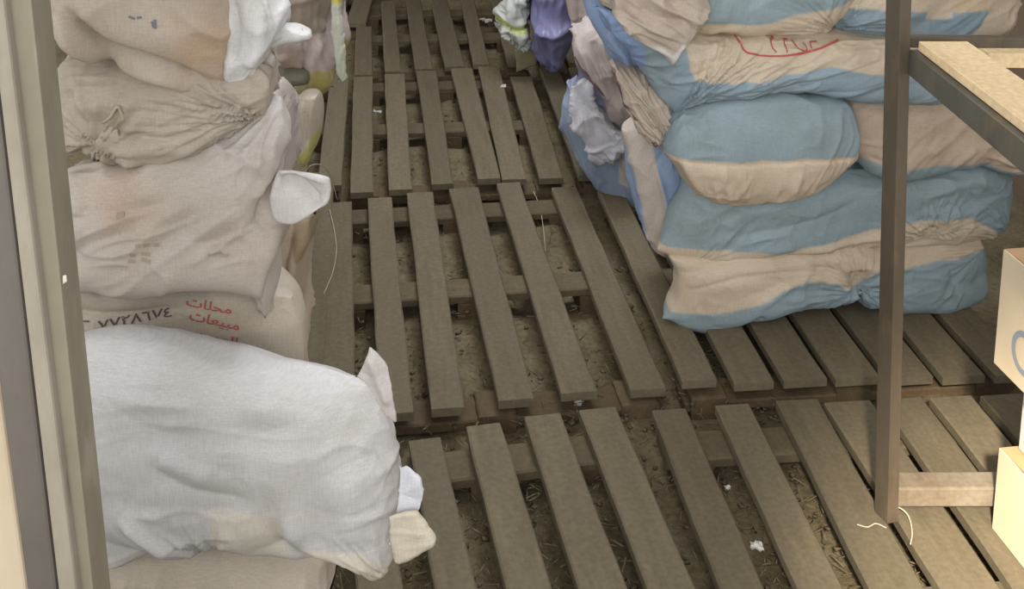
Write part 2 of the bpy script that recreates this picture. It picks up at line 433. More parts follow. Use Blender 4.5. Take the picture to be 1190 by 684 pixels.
def pdist(P2, line):
    """distance to polyline, signed by side (positive = above/left of travel)"""
    line = np.asarray(line, float); best = np.full(len(P2), 1e9); sgn = np.ones(len(P2)); tt = np.zeros(len(P2))
    for i in range(len(line)-1):
        a, b_ = line[i], line[i+1]; d = b_-a; L2 = (d*d).sum()+1e-12
        t_ = np.clip(((P2-a)@d)/L2, 0, 1); q = a+t_[:, None]*d; r = P2-q; dd = np.sqrt((r*r).sum(1))
        m_ = dd < best; best = np.where(m_, dd, best); cr = d[0]*r[:, 1]-d[1]*r[:, 0]
        sgn = np.where(m_, np.sign(cr), sgn); tt = np.where(m_, (i+t_)/(len(line)-1), tt)
    return best, sgn, tt
class Plane:
    def __init__(s, p0, yaw):
        a = math.radians(yaw); s.p0 = np.array([p0[0], p0[1], 0.0]); s.e = np.array([math.cos(a), math.sin(a), 0]); s.n = np.array([math.sin(a), -math.cos(a), 0])
    def uv(s, x, y):
        d = ray(x, y); t_ = np.dot(s.p0-CAM, s.n)/np.dot(d, s.n); p = CAM+d*t_
        return np.array([np.dot(p-s.p0, s.e), p[2]])
    def uvs(s, pts): return np.array([s.uv(*q) for q in pts])
    def world(s, uv, dep=0):
        return s.p0+np.outer(uv[:, 0], s.e)+np.outer(uv[:, 1], [0, 0, 1])+np.outer(np.zeros(len(uv))+dep, s.n)
BL = (140, 158, 166); BE = (196, 182, 162)
SURF = {}
def sack(name, pl, top, right, bottom, left, col, df=0.1, db=0.3, paint=(), folds=(), fans=(), res=0.0033, pa=3.6, pb=3.0,
         lump=0.010, wr=0.004, wdir3=(1, 0, 0.2), wf=34, wl=5, seed=0, mat=None, parent=None, label=None, cat='sack', group=None, q=0.45, jag=0.0, stain=0.05, zmin=None, stains_and_highlights=()):
    """top: left->right, right: top->bottom, bottom: left->right, left: top->bottom; corners shared (top[0]=left[0] ...)"""
    rs = np.random.RandomState(seed+100)
    T, R_, B, Lf = [pl.uvs(k) for k in (top, right, bottom, left)]
    Lw = max(np.linalg.norm(np.diff(T, axis=0), axis=1).sum(), np.linalg.norm(np.diff(B, axis=0), axis=1).sum())
    Lh = max(np.linalg.norm(np.diff(R_, axis=0), axis=1).sum(), np.linalg.norm(np.diff(Lf, axis=0), axis=1).sum())
    mid_ = lambda c: crom(c, 21)[10]
    Lh = max(Lh, np.linalg.norm(mid_(T)-mid_(B))); Lw = max(Lw, np.linalg.norm(mid_(R_)-mid_(Lf)))
    nu = int(min(300, max(18, Lw/res)))+1; nv = int(min(220, max(14, Lh/res)))+1
    sp_ = lambda n: 0.55*(0.5-0.5*np.cos(np.linspace(0, math.pi, n)))+0.45*np.linspace(0, 1, n)
    su, sv = sp_(nu), sp_(nv)
    def samp(c, s): 
        o = crom(c, 400); t_ = np.linspace(0, 1, 400); return np.stack([np.interp(s, t_, o[:, k]) for k in range(2)], 1)
    T, B, R_, Lf = samp(T, su), samp(B, su), samp(R_, sv), samp(Lf, sv)
    if jag:
        for arr, ax in ((T, 1), (B, 1), (R_, 0), (Lf, 0)):
            z = noise(np.stack([arr[:, 0]*90, arr[:, 1]*90, np.zeros(len(arr))], 1), seed)*jag
            z[0] = z[-1] = 0; arr[:, ax] += z
    S, V = su[:, None, None], sv[None, :, None]
    G = ((1-V)*T[:, None]+V*B[:, None]+(1-S)*Lf[None]+S*R_[None]
         - ((1-S)*(1-V)*T[0]+S*(1-V)*T[-1]+(1-S)*V*B[0]+S*V*B[-1])).reshape(-1, 2)
    a = np.repeat(2*su-1, nv); b_ = np.tile(2*sv-1, nu)
    prof = (np.clip((1-np.abs(a)**pa)*(1-np.abs(b_)**pb), 0, 1))**q
    idx = np.arange(nu*nv).reshape(nu, nv)
    def surf(dep):
        P = pl.world(G, dep*prof); Q = P.reshape(nu, nv, 3)
        du = np.gradient(Q, axis=0); dv = np.gradient(Q, axis=1)
        n = np.cross(dv, du).reshape(-1, 3) if dep > 0 else np.cross(du, dv).reshape(-1, 3)
        n /= (np.linalg.norm(n, axis=1)[:, None]+1e-12)
        if (n@pl.n).mean()*(1 if dep > 0 else -1) < 0: n = -n
        return P, n
    Pf, nf = surf(df); Pb, nb = surf(-db)
    bd = (np.abs(a) > 0.9999) | (np.abs(b_) > 0.9999)
    edge_n = nf+nb; edge_n /= (np.linalg.norm(edge_n, axis=1)[:, None]+1e-9)
    nf = np.where(bd[:, None], edge_n, nf); nb = np.where(bd[:, None], edge_n, nb)
    wd = np.array(wdir3, float); wd /= np.linalg.norm(wd)
    def disp(P):
        al = P@wd; Pw = P+0.02*np.stack([noise(P*6, seed+1), noise(P*6, seed+2), noise(P*6, seed+3)], 1)
        al = Pw@wd; perp = Pw-np.outer(al, wd)
        rg = lambda n: np.clip(1-np.abs(n)*2.4, 0, 1)**2
        n1 = rg(noise(perp*wf+np.outer(al*wl, wd), seed+4))
        n2 = rg(noise(perp*wf*0.5+np.outer(al*wl*0.7, wd), seed+5))
        w2 = np.roll(wd, 1)*np.array([1, -1, 1]); al2 = Pw@w2; pp2 = Pw-np.outer(al2, w2)
        n3 = rg(noise(pp2*wf*0.4+np.outer(al2*wl*0.8, w2), seed+10))
        m1 = np.clip(noise(P*8, seed+6)*1.6+0.35, 0, 1); m2 = np.clip(noise(P*6, seed+11)*1.6+0.2, 0, 1)
        Q = perp*6.0+np.outer(al*3.5, wd)
        d = lump*(1.5*np.abs(noise(Q, seed+7))-0.45)*1.4+lump*0.5*noise(Q*2.2, seed+8)
        return d+wr*(0.7*m1*n1+1.7*m1*n2+1.4*m2*n3)-wr*0.5
    D = disp(Pf); fade = np.clip(prof*1.6, 0, 1)
    fd = np.zeros(len(G))
    for f_ in folds:
        kind, line, amp, wid = f_[:4]
        ln = pl.uvs(line); ln = crom(ln, max(2, 14*(len(ln)-1))) if len(ln) > 2 else ln
        d, sg, tt = pdist(G, ln); tp = np.clip(np.minimum(tt, 1-tt)*6+0.15, 0, 1)
        if kind == 'r': fd += amp*np.exp(-(d/wid)**2)*tp
        elif kind == 'c': fd += -amp*np.exp(-np.abs(d)/wid)*tp
        else: fd += amp*2.0*sg*(d/wid)*np.exp(-(d/wid)**2)*tp
    for (cx, cy, amp, nn, r0, r1, a0, a1) in fans:
        c = pl.uv(cx, cy); r = G-c; rad = np.sqrt((r*r).sum(1)); ang = np.degrees(np.arctan2(r[:, 1], r[:, 0]))
        s_ = np.linalg.norm(pl.uv(cx+10, cy)-c)/10; rr0, rr1 = r0*s_, r1*s_
        w1 = np.clip((rad)/rr0, 0, 1)*np.exp(-(rad/rr1)**2)
        mid = (a0+a1)/2; hw = (a1-a0)/2; da = (ang-mid+180) % 360-180
        w2 = np.clip((hw-np.abs(da))/15, 0, 1)
        th_ = np.radians(ang)*nn/6.0
        q_ = np.stack([np.cos(np.radians(ang))*nn/4.5, np.sin(np.radians(ang))*nn/4.5, rad*9], 1)
        fd += amp*w1*w2*(1.6*np.clip(1-np.abs(noise(q_, seed+9))*2.6, 0, 1)-0.7)
    Pf2 = Pf+nf*(D+fd*fade)[:, None]; Db = disp(Pb); Pb2 = Pb+nb*Db[:, None]
    Pf2[bd] = Pf[bd]+nf[bd]*D[bd][:, None]
    if zmin is not None:
        Pf2[:, 2] = np.maximum(Pf2[:, 2], zmin); Pb2[:, 2] = np.maximum(Pb2[:, 2], zmin)
    fi = grid_faces(nu, nv)
    mp_ = np.where(bd, np.arange(nu*nv), -1); intr = np.where(~bd)[0]; mp_[intr] = nu*nv+np.arange(len(intr))
    fb = mp_[fi][:, ::-1]
    verts = np.vstack([Pf2, Pb2[intr]]); faces = np.vstack([fi, fb])
    o = mesh_obj(name, verts, faces[:, ::-1] if False else faces, mat or M_SACK, parent, smooth=True)
    colr = np.tile(lin(col), (nu*nv, 1))
    wob = 0.004*np.stack([noise(np.stack([G[:, 0]*14, G[:, 1]*14, 0*a], 1), seed+20), noise(np.stack([G[:, 0]*14, G[:, 1]*14, 0*a], 1), seed+21)], 1)
    for poly, cc in paint:
        pu = pl.uvs(poly); cov = 0
        for ox, oy in ((0, 0), (.0016, .0016), (-.0016, .0016), (.0016, -.0016), (-.0016, -.0016), (0, .0026), (0, -.0026)):
            cov = cov+pip(G+wob+np.array([ox, oy]), pu)/7.0
        cov = cov[:, None]; colr = colr*(1-cov)+lin(cc)*cov
    for (cx, cy, rp, cc) in stains_and_highlights:
        c0 = pl.uv(cx, cy); rr_ = np.linalg.norm(pl.uv(cx+rp, cy)-c0); w_ = np.exp(-((G-c0)**2).sum(1)/rr_**2*(1+0.8*noise(np.stack([G[:, 0]*25, G[:, 1]*25, 0*a], 1), seed+31)))[:, None]*0.8
        colr = colr*(1-w_)+lin(cc)*w_
    st = 1+stain*noise(np.stack([G[:, 0]*8, G[:, 1]*8, 0*a], 1), seed+30)[:, None]*np.array([0.8, 1.0, 1.5])
    colr = np.clip(colr*st, 0, 1)
    colr = np.vstack([colr, colr[intr]])
    ca = o.data.color_attributes.new('Col', 'FLOAT_COLOR', 'POINT')
    ca.data.foreach_set('color', np.hstack([colr, np.ones((len(colr), 1))]).ravel())
    if parent is None: tag(o, label, cat, group)
    SURF[o.name] = (pl, G, Pf2, nf)
    return o
def on_surface(key, uv, off=0.0015):
    pl, G, P, n = SURF[key]; out = []
    for p in np.asarray(uv):
        d = ((G-p)**2).sum(1); k = np.argpartition(d, 6)[:6]; w_ = 1/(d[k]+1e-8); w_ /= w_.sum()
        out.append((P[k]*w_[:, None]).sum(0)+(n[k]*w_[:, None]).sum(0)*off+pl.e*0)
        q = (G[k]*w_[:, None]).sum(0); out[-1] = out[-1]+pl.e*(p[0]-q[0])+np.array([0, 0, 1])*(p[1]-q[1])
    return np.array(out)
def ribbon(name, parent, line_px, width, mat, off=0.0018, n=40, taper=False):
    """printed stroke lying on the surface of its sack"""
    pl = SURF[parent.name][0]; ln = crom(pl.uvs(line_px), n) if len(line_px) > 2 else crom(pl.uvs(line_px), max(4, n//6))
    d = np.gradient(ln, axis=0); d /= np.linalg.norm(d, axis=1)[:, None]+1e-12; nn = np.stack([-d[:, 1], d[:, 0]], 1)*width/2
    if taper: nn *= np.clip(np.minimum(np.linspace(0, 1, len(ln)), np.linspace(1, 0, len(ln)))*8+0.3, 0, 1)[:, None]
    pts = np.concatenate([ln-nn, ln+nn]); W = on_surface(parent.name, pts, off); k = len(ln)
    f_ = np.array([[i, i+1, i+1+k, i+k] for i in range(k-1)]); return W, f_
def printed(name, parent, strokes, mat, label=None, width=0.004, off=0.0018):
    V, Fs, base = [], [], 0
    for s in strokes:
        W, f_ = ribbon(name, parent, s, width, mat, off, n=10*len(s)); V.append(W); Fs.append(f_+base); base += len(W)
    o = mesh_obj(name, np.vstack(V), np.vstack(Fs), mat, parent); 
    if label: o['label'] = label
    return o
def tube(name, pts, r, mat, parent=None, n=6, closed=False, smooth_n=0):
    p = np.array(pts, float)
    if smooth_n:
        q = np.vstack([2*p[0]-p[1], p, 2*p[-1]-p[-2]]); out = []
        for i in range(1, len(q)-2):
            for t_ in np.linspace(0, 1, smooth_n, endpoint=False):
                a, b_, c, d = q[i-1], q[i], q[i+1], q[i+2]
                out.append(0.5*((2*b_)+(-a+c)*t_+(2*a-5*b_+4*c-d)*t_**2+(-a+3*b_-3*c+d)*t_**3))
        out.append(p[-1]); p = np.array(out)
    d = np.gradient(p, axis=0); d /= np.linalg.norm(d, axis=1)[:, None]+1e-12
    ref = np.where(np.abs(d[:, 2:3]) > 0.9, [[1, 0, 0]], [[0, 0, 1]]); u = np.cross(d, ref); u /= np.linalg.norm(u, axis=1)[:, None]; v = np.cross(d, u)
    an = np.linspace(0, 2*math.pi, n, endpoint=False)
    V = (p[:, None]+r*(np.cos(an)[None, :, None]*u[:, None]+np.sin(an)[None, :, None]*v[:, None])).reshape(-1, 3)
    fs = [(i*n+j, i*n+(j+1) % n, (i+1)*n+(j+1) % n, (i+1)*n+j) for i in range(len(p)-1) for j in range(n)]
    fs += [tuple(range(n-1, -1, -1)), tuple((len(p)-1)*n+j for j in range(n))]
    return mesh_obj(name, V, fs, mat, parent, smooth=True)

GB = 'blue and beige striped sacks in the right pile'
RP = lambda d: Plane((0.44, 2.70+d), 9.3)
#@@RIGHT
r1 = sack('striped_sack', RP(0), [(778,298),(850,288),(950,282),(1050,274),(1135,275)], [(1135,275),(1146,300),(1145,335),(1136,352)],
     [(768,371),(800,381),(832,384),(870,373),(915,353),(955,353),(978,347),(988,338),(1002,352),(1040,358),(1090,357),(1136,352)], [(778,298),(786,325),(784,348),(768,371)],
     BE, df=0.07, db=0.22, seed=1, label='lowest blue and beige sack, lying directly on the pallets at the pile front', group=GB,
     paint=[([(700,372),(800,356),(840,350),(870,340),(900,320),(925,312),(960,314),(985,330),(1000,302),(1060,294),(1100,290),(1160,282),(1160,420),(700,420)], BL)],
     folds=[('r',[(985,300),(986,335)],-0.035,0.02),('c',[(985,318),(960,300),(930,296)],0.012,0.01),('r',[(870,345),(905,318),(950,312)],0.008,0.012),('c',[(790,332),(850,310),(930,300)],0.006,0.008),('r',[(860,375),(880,355)],-0.01,0.012),('s',[(1000,310),(1030,340),(1040,357)],0.006,0.02),('r',[(1090,290),(1105,350)],-0.005,0.012)],
     fans=[(986,325,0.007,26,12,45,-80,250),(1135,283,0.006,24,15,60,120,260)])
r2 = sack('striped_sack', RP(0.03), [(800,180),(900,190),(985,190),(1050,185),(1120,180),(1168,188)], [(1168,188),(1177,212),(1172,245),(1166,268)],
     [(764,290),(800,302),(850,304),(900,296),(950,292),(1000,287),(1050,280),(1100,282),(1140,278),(1166,268)], [(800,180),(795,215),(778,255),(764,290)],
     BL, df=0.085, db=0.22, seed=2, label='blue sack with a crumpled beige lower band, second from the bottom of the right pile', group=GB,
     paint=[([(740,283),(830,278),(900,277),(940,268),(1000,252),(1055,240),(1110,238),(1145,258),(1155,275),(1180,285),(1180,330),(740,330)], BE)],
     folds=[('c',[(780,308),(840,296),(905,284),(960,288),(1030,268)],0.014,0.007),('r',[(900,284),(930,276),(1000,262),(1040,250)],0.008,0.01),('r',[(830,275),(850,240),(900,225)],0.007,0.02),('r',[(1060,210),(1110,200),(1150,205)],0.006,0.015),('c',[(840,262),(930,240),(985,215)],0.006,0.012),('r',[(960,300),(1000,270)],0.006,0.012)],
     fans=[(1060,262,0.009,40,14,40,-20,200),(1172,268,0.008,30,10,45,110,250),(800,300,0.006,20,20,60,0,80)], wr=0.005)
r3 = sack('striped_sack', RP(-0.07), [(769,168),(780,138),(800,122),(860,108),(930,106),(972,110),(988,128),(993,166)], [(993,166),(994,177)],
     [(770,177),(790,202),(808,222),(838,233),(880,235),(925,229),(958,212),(975,195),(994,177)], [(769,168),(770,177)],
     BL, df=0.075, db=0.24, seed=3, label='plump sack end, blue above and beige below, at the left corner of the right pile', group=GB,
     paint=[([(700,173),(772,173),(850,176),(920,172),(1000,169),(1000,300),(700,300)], (204,188,168)), ([(700,181),(850,183),(920,179),(1000,176),(1000,300),(700,300)], BE)],
     folds=[('c',[(772,176),(850,179),(920,175),(990,172)],0.004,0.005),('r',[(800,120),(880,112),(960,112)],0.008,0.015),('s',[(780,178),(800,212),(835,238)],0.008,0.015),('r',[(850,185),(858,225)],0.004,0.012),('r',[(915,185),(912,228)],0.004,0.012)], wdir3=(0.1,0,1), wf=40, wl=6, wr=0.004, lump=0.006, pa=4, pb=2.4)
r4 = sack('striped_sack', RP(-0.03), [(985,112),(1040,104),(1110,96),(1170,105),(1210,125)], [(1210,125),(1222,160),(1215,190),(1200,204)],
     [(990,186),(1015,202),(1050,205),(1090,196),(1130,192),(1160,197),(1200,204)], [(985,112),(980,140),(984,165),(990,186)],
     (186,168,150), df=0.07, db=0.24, seed=4, label='beige sack with a thin blue lower edge, behind the rack post', group=GB,
     paint=[([(960,172),(1000,180),(1030,186),(1080,180),(1130,181),(1150,190),(1190,196),(1150,215),(960,240)], BL), ([(960,90),(960,112),(1010,116),(1040,112),(1090,112),(1120,100),(1140,90)], BL)],
     folds=[('c',[(990,120),(1050,117),(1110,118)],0.006,0.01),('r',[(1060,170),(1090,150),(1110,130)],0.006,0.012),('r',[(1090,185),(1120,160)],0.005,0.01),('c',[(1000,175),(1040,186)],0.006,0.008)], wdir3=(1,0,0.9), fans=[(1200,190,0.006,22,25,80,90,220)])
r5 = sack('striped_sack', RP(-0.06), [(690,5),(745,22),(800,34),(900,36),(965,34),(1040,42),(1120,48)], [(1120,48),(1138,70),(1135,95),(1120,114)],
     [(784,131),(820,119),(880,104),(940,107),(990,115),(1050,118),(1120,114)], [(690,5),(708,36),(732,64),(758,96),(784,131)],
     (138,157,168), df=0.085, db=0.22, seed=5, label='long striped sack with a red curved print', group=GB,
     paint=[([(690,-10),(700,8),(745,20),(785,34),(792,70),(800,84),(840,86),(880,80),(920,70),(950,66),(1000,74),(1040,72),(1090,58),(1160,60),(1160,0)], BE), ([(680,-5),(700,-5),(735,18),(742,50),(752,120),(730,120),(690,60)], (132,156,196))],  # periwinkle left end: cool aisle light painted into the blue
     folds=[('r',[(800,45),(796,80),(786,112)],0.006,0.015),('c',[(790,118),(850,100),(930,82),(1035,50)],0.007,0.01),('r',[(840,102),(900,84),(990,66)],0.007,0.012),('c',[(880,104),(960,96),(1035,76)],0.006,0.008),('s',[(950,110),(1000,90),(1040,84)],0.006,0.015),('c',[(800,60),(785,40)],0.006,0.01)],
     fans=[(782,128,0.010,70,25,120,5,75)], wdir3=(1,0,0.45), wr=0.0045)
r6 = sack('striped_sack', RP(-0.03), [(700,-75),(800,-80),(900,-80),(975,-70)], [(975,-70),(990,-25),(985,10),(966,35)],
     [(700,8),(745,24),(800,37),(900,40),(940,38),(966,35)], [(700,-75),(685,-40),(688,-15),(700,8)],
     BL, df=0.09, db=0.22, seed=6, label='sack with a ragged blue upper band, resting above the sack with red print', group=GB,
     paint=[([(660,-14),(740,-6),(785,6),(795,16),(850,18),(880,14),(905,7),(950,3),(1000,-5),(1000,80),(660,80)], BE)],
     folds=[('r',[(810,30),(850,24)],0.005,0.01)], fans=[(966,32,0.008,40,12,60,120,220),(800,34,0.006,30,12,50,60,180)], wdir3=(0.4,0,1), wr=0.0045)
r7 = sack('striped_sack', RP(-0.01), [(985,-60),(1050,-70),(1110,-70),(1165,-60)], [(1165,-60),(1178,-20),(1180,20),(1172,44)],
     [(962,30),(1000,44),(1050,47),(1100,46),(1172,44)], [(985,-60),(975,-30),(968,5),(962,30)],
     (134,152,162), df=0.08, db=0.22, seed=7, label='blue sack with a pale beige end, at the top right behind the rack', group=GB,
     paint=[([(1060,-90),(1060,14),(1075,18),(1086,14),(1090,3),(1130,4),(1110,30),(1098,46),(1110,60),(1200,60),(1200,-90)], (190,176,158)), ([(1087,-80),(1088,5),(1130,4),(1125,-20),(1128,-80)], (190,172,148)), ([(1064,16),(1098,8),(1128,2),(1120,24),(1100,46),(1064,50)], (124,144,156)), ([(950,-80),(950,4),(1000,2),(1060,4),(1060,-80)], BE)],
     folds=[('r',[(966,30),(1000,12),(1060,8)],0.008,0.014)], fans=[(964,30,0.008,30,12,60,-20,80)], wdir3=(1,0,0.5))
# sacks whose ends face the aisle
s1 = sack('striped_sack', Plane((0.40, 2.90), 0), [(722,150),(760,140),(802,165)], [(802,165),(806,215),(800,262),(778,293)],
     [(754,282),(762,292),(778,293)], [(722,150),(728,195),(740,245),(754,282)],
     (140,160,192), df=0.09, db=0.16, seed=11, label='blue sack end with a hanging beige stripe and pointed corner, facing the aisle', group=GB,
     paint=[([(716,140),(752,140),(757,175),(766,205),(770,235),(776,252),(768,296),(756,292),(750,262),(742,225),(732,190)], (186,176,168))],
     folds=[('r',[(757,180),(766,208),(774,250),(767,288)],0.010,0.008),('c',[(800,225),(790,260),(776,282)],0.010,0.01),('r',[(742,230),(752,270)],0.006,0.01),('r',[(790,265),(800,240)],0.008,0.01)], wdir3=(0.2,0,1), res=0.003)
s3 = sack('striped_sack', Plane((0.40, 2.72), 0), [(706,66),(735,72),(760,84)], [(760,84),(780,112),(794,140),(802,166)],
     [(742,148),(768,164),(784,172),(802,166)], [(708,70),(716,98),(724,122),(742,148)],
     (180,168,156), df=0.10, db=0.22, seed=12, label='gathered, pleated beige sack mouth with a brown stitched edge, beside the aisle', group=GB,
     folds=[], fans=[(788,168,0.016,62,20,130,95,175)], wdir3=(-0.55,0,0.83), wf=60, wl=4, wr=0.006, res=0.003)
printed('stitched_seam', s3, [[(709,84),(722,108),(740,132),(762,154),(784,170)]], M_STITCH, 'brown stitched seam', width=0.007)
s4 = sack('striped_sack', Plane((0.40, 2.80), 4), [(672,-45),(720,-55),(770,-40)], [(770,-40),(785,20),(792,75),(788,128)],
     [(700,52),(722,82),(752,110),(788,128)], [(672,-45),(674,-15),(682,20),(700,52)],
     (140,162,198), df=0.07, db=0.16, seed=13, label='light blue sack end bulging beside the pleated beige mouth', group=GB,
     paint=[([(742,96),(760,112),(790,132),(800,100),(770,92)], (120,150,176))],
     folds=[('r',[(700,30),(722,60),(728,85)],0.008,0.01),('c',[(728,30),(735,80),(770,112)],0.010,0.01),('r',[(745,60),(765,100)],0.007,0.012)], wdir3=(0.5,0,-1), res=0.003, wr=0.005)
s5 = sack('striped_sack', Plane((0.40, 2.54), 6), [(706,-50),(750,-58),(822,-50)], [(822,-50),(822,0),(812,30),(796,56)],
     [(716,18),(728,38),(742,52),(764,62),(782,78),(796,56)], [(706,-50),(706,-20),(708,0),(716,18)],
     (178,166,154), df=0.05, db=0.14, seed=14, label='creased beige sack flap with a ragged white hem, over the light blue sack end', group=GB,
     paint=[([(712,14),(730,30),(745,44),(766,54),(778,64),(792,46),(800,60),(780,90),(700,60)], (204,200,198))],
     folds=[('r',[(712,12),(730,30),(748,46),(776,66)],0.010,0.007),('c',[(735,0),(760,14),(800,20)],0.012,0.009),('r',[(725,5),(760,30),(785,36)],0.008,0.012),('c',[(770,-10),(790,20)],0.008,0.01)], wdir3=(1,0,-0.7), wr=0.008, res=0.003, jag=0.002)
s2 = sack('striped_sack', Plane((0.30, 3.55), -10), [(660,92),(690,100),(722,130),(752,165)], [(752,165),(758,200),(764,240),(762,270)],
     [(700,226),(718,246),(740,262),(762,270)], [(660,92),(655,128),(668,175),(700,226)],
     (126,140,160), df=0.09, db=0.25, seed=15, label='slate blue sack at the back of the aisle side, with white stuffing bursting out', group=GB,
     paint=[([(700,110),(718,120),(745,150),(740,172),(733,205),(722,200),(722,160),(705,140)], (172,164,160)), ([(660,90),(690,96),(700,120),(690,128),(672,120)], (132,138,160)), ([(738,180),(752,178),(760,240),(752,266),(742,240)], (126,150,196))],
     folds=[('r',[(690,130),(715,165),(730,200)],0.012,0.012),('c',[(700,120),(722,150),(726,190)],0.012,0.01),('r',[(670,170),(695,215)],0.007,0.012)], wdir3=(0.5,0,-1), wr=0.008, res=0.0035)
sack('stuffing', Plane((0.28, 3.38), -10), [(661,98),(675,92),(688,98)], [(688,98),(698,122),(716,148),(729,168)],
     [(684,184),(700,190),(716,184),(729,168)], [(661,98),(661,120),(672,150),(684,184)],
     (186,188,198), df=0.04, db=0.06, seed=16, parent=s2, lump=0.022, wr=0.016, wf=34, wl=12, wdir3=(0.5,0,-1), res=0.003, jag=0.003)
s2['label'] = s2['label']
s6 = sack('striped_sack', Plane((0.30, 3.45), -6), [(664,36),(684,26),(704,30)], [(704,30),(714,62),(728,100),(742,150)],
     [(690,112),(704,128),(722,146),(742,150)], [(664,36),(663,62),(674,90),(690,112)],
     (176,166,164), df=0.07, db=0.2, seed=17, label='crumpled pinkish white sack end with a red seam, beyond the pleated mouth', group=GB,
     paint=[([(666,68),(680,74),(700,100),(706,124),(690,114),(672,90)], (110,114,138))],  # blue-grey patch is shadow painted into the sack colour
     folds=[('r',[(672,45),(690,80),(712,115)],0.014,0.01),('c',[(680,75),(700,100),(706,122)],0.016,0.01),('r',[(700,40),(710,80)],0.010,0.01),('c',[(690,40),(700,70)],0.010,0.008)], wdir3=(0.5,0,-1), wr=0.010, res=0.003)
printed('red_seam', s6, [[(668,60),(680,78),(694,92),(708,108)]], M_STITCH, 'dark red seam', width=0.008)
s7 = sack('striped_sack', Plane((0.30, 3.9), -6), [(654,-45),(675,-50),(694,-42)], [(694,-42),(696,-10),(698,15),(694,38)],
     [(668,34),(680,40),(694,38)], [(654,-45),(655,-20),(660,10),(668,34)],
     (184,172,168), df=0.10, db=0.35, seed=18, label='small pale sack end at the top edge, between the purple bag and light blue sack', group=GB,
     folds=[('c',[(672,-30),(674,20)],0.014,0.01),('r',[(682,-30),(684,25)],0.012,0.01)], wr=0.01, wdir3=(0.2,0,1), res=0.003)
# support sacks in the hidden core of the pile (behind front row)
# red print on r5
printed('red_logo_print', r5, [[(848,37),(850,44),(858,50),(880,53),(910,52),(940,46),(965,38)]], M_RED, 'red curved line print', width=0.0045)
printed('red_letter_print', r5, [[(888,38),(887,44),(890,49)],[(888,39),(894,37)],[(901,50),(902,40),(908,38)],[(912,39),(913,46),(919,49),(924,47),(924,40)],[(930,46),(932,40),(940,39)]], M_RED, 'cut off red letters', width=0.003)

# bags beyond the pile
pb = sack('purple_bag', Plane((0.25, 4.55), 0), [(613,-50),(640,-56),(668,-50)], [(668,-50),(669,0),(666,40),(655,74)],
     [(624,52),(634,76),(644,86),(655,74)], [(613,-50),(614,-10),(617,22),(624,52)],
     (122,122,164), df=0.12, db=0.2, seed=21, mat=M_FILM, label='glossy purple plastic bag beyond the blue sacks', cat='bag',
     paint=[([(619,28),(640,34),(664,20),(662,90),(615,90)], (108,108,144))],
     folds=[('r',[(620,25),(642,32),(664,18)],0.02,0.015),('r',[(640,35),(642,75)],0.012,0.015),('c',[(634,-20),(640,25)],0.012,0.01)], wr=0.012, lump=0.02, res=0.005, wdir3=(0.2,0,1))
wb = sack('white_bag', Plane((0.1, 4.6), 0), [(588,-40),(604,-44),(619,-38)], [(619,-38),(620,-5),(620,30),(616,58)],
     [(588,46),(596,54),(604,60),(616,58)], [(588,-40),(584,-10),(580,20),(588,46)],
     (200,206,204), df=0.12, db=0.15, seed=22, mat=M_FILM, label='crumpled white bag with a yellow green band, left of the purple bag', cat='bag',
     paint=[([(570,16),(585,20),(600,24),(625,20),(625,30),(600,33),(584,28),(576,28)], (178,186,116))],
     folds=[('c',[(580,24),(600,28),(620,24)],0.02,0.012),('r',[(600,-20),(598,15)],0.012,0.012),('c',[(596,34),(603,55)],0.015,0.01)], wr=0.02, lump=0.03, res=0.005, wf=30, wl=14, jag=0.006)
sack('card_scrap', Plane((0.12, 4.66), 0), [(598,58),(612,52),(622,58)], [(622,58),(624,68),(623,76)], [(600,84),(612,80),(623,76)], [(598,58),(599,70),(600,84)],
     (134,126,102), df=0.008, db=0.008, seed=23, lump=0.004, wr=0.001, res=0.006, label='grey cardboard scrap standing below the white bag', cat='cardboard')

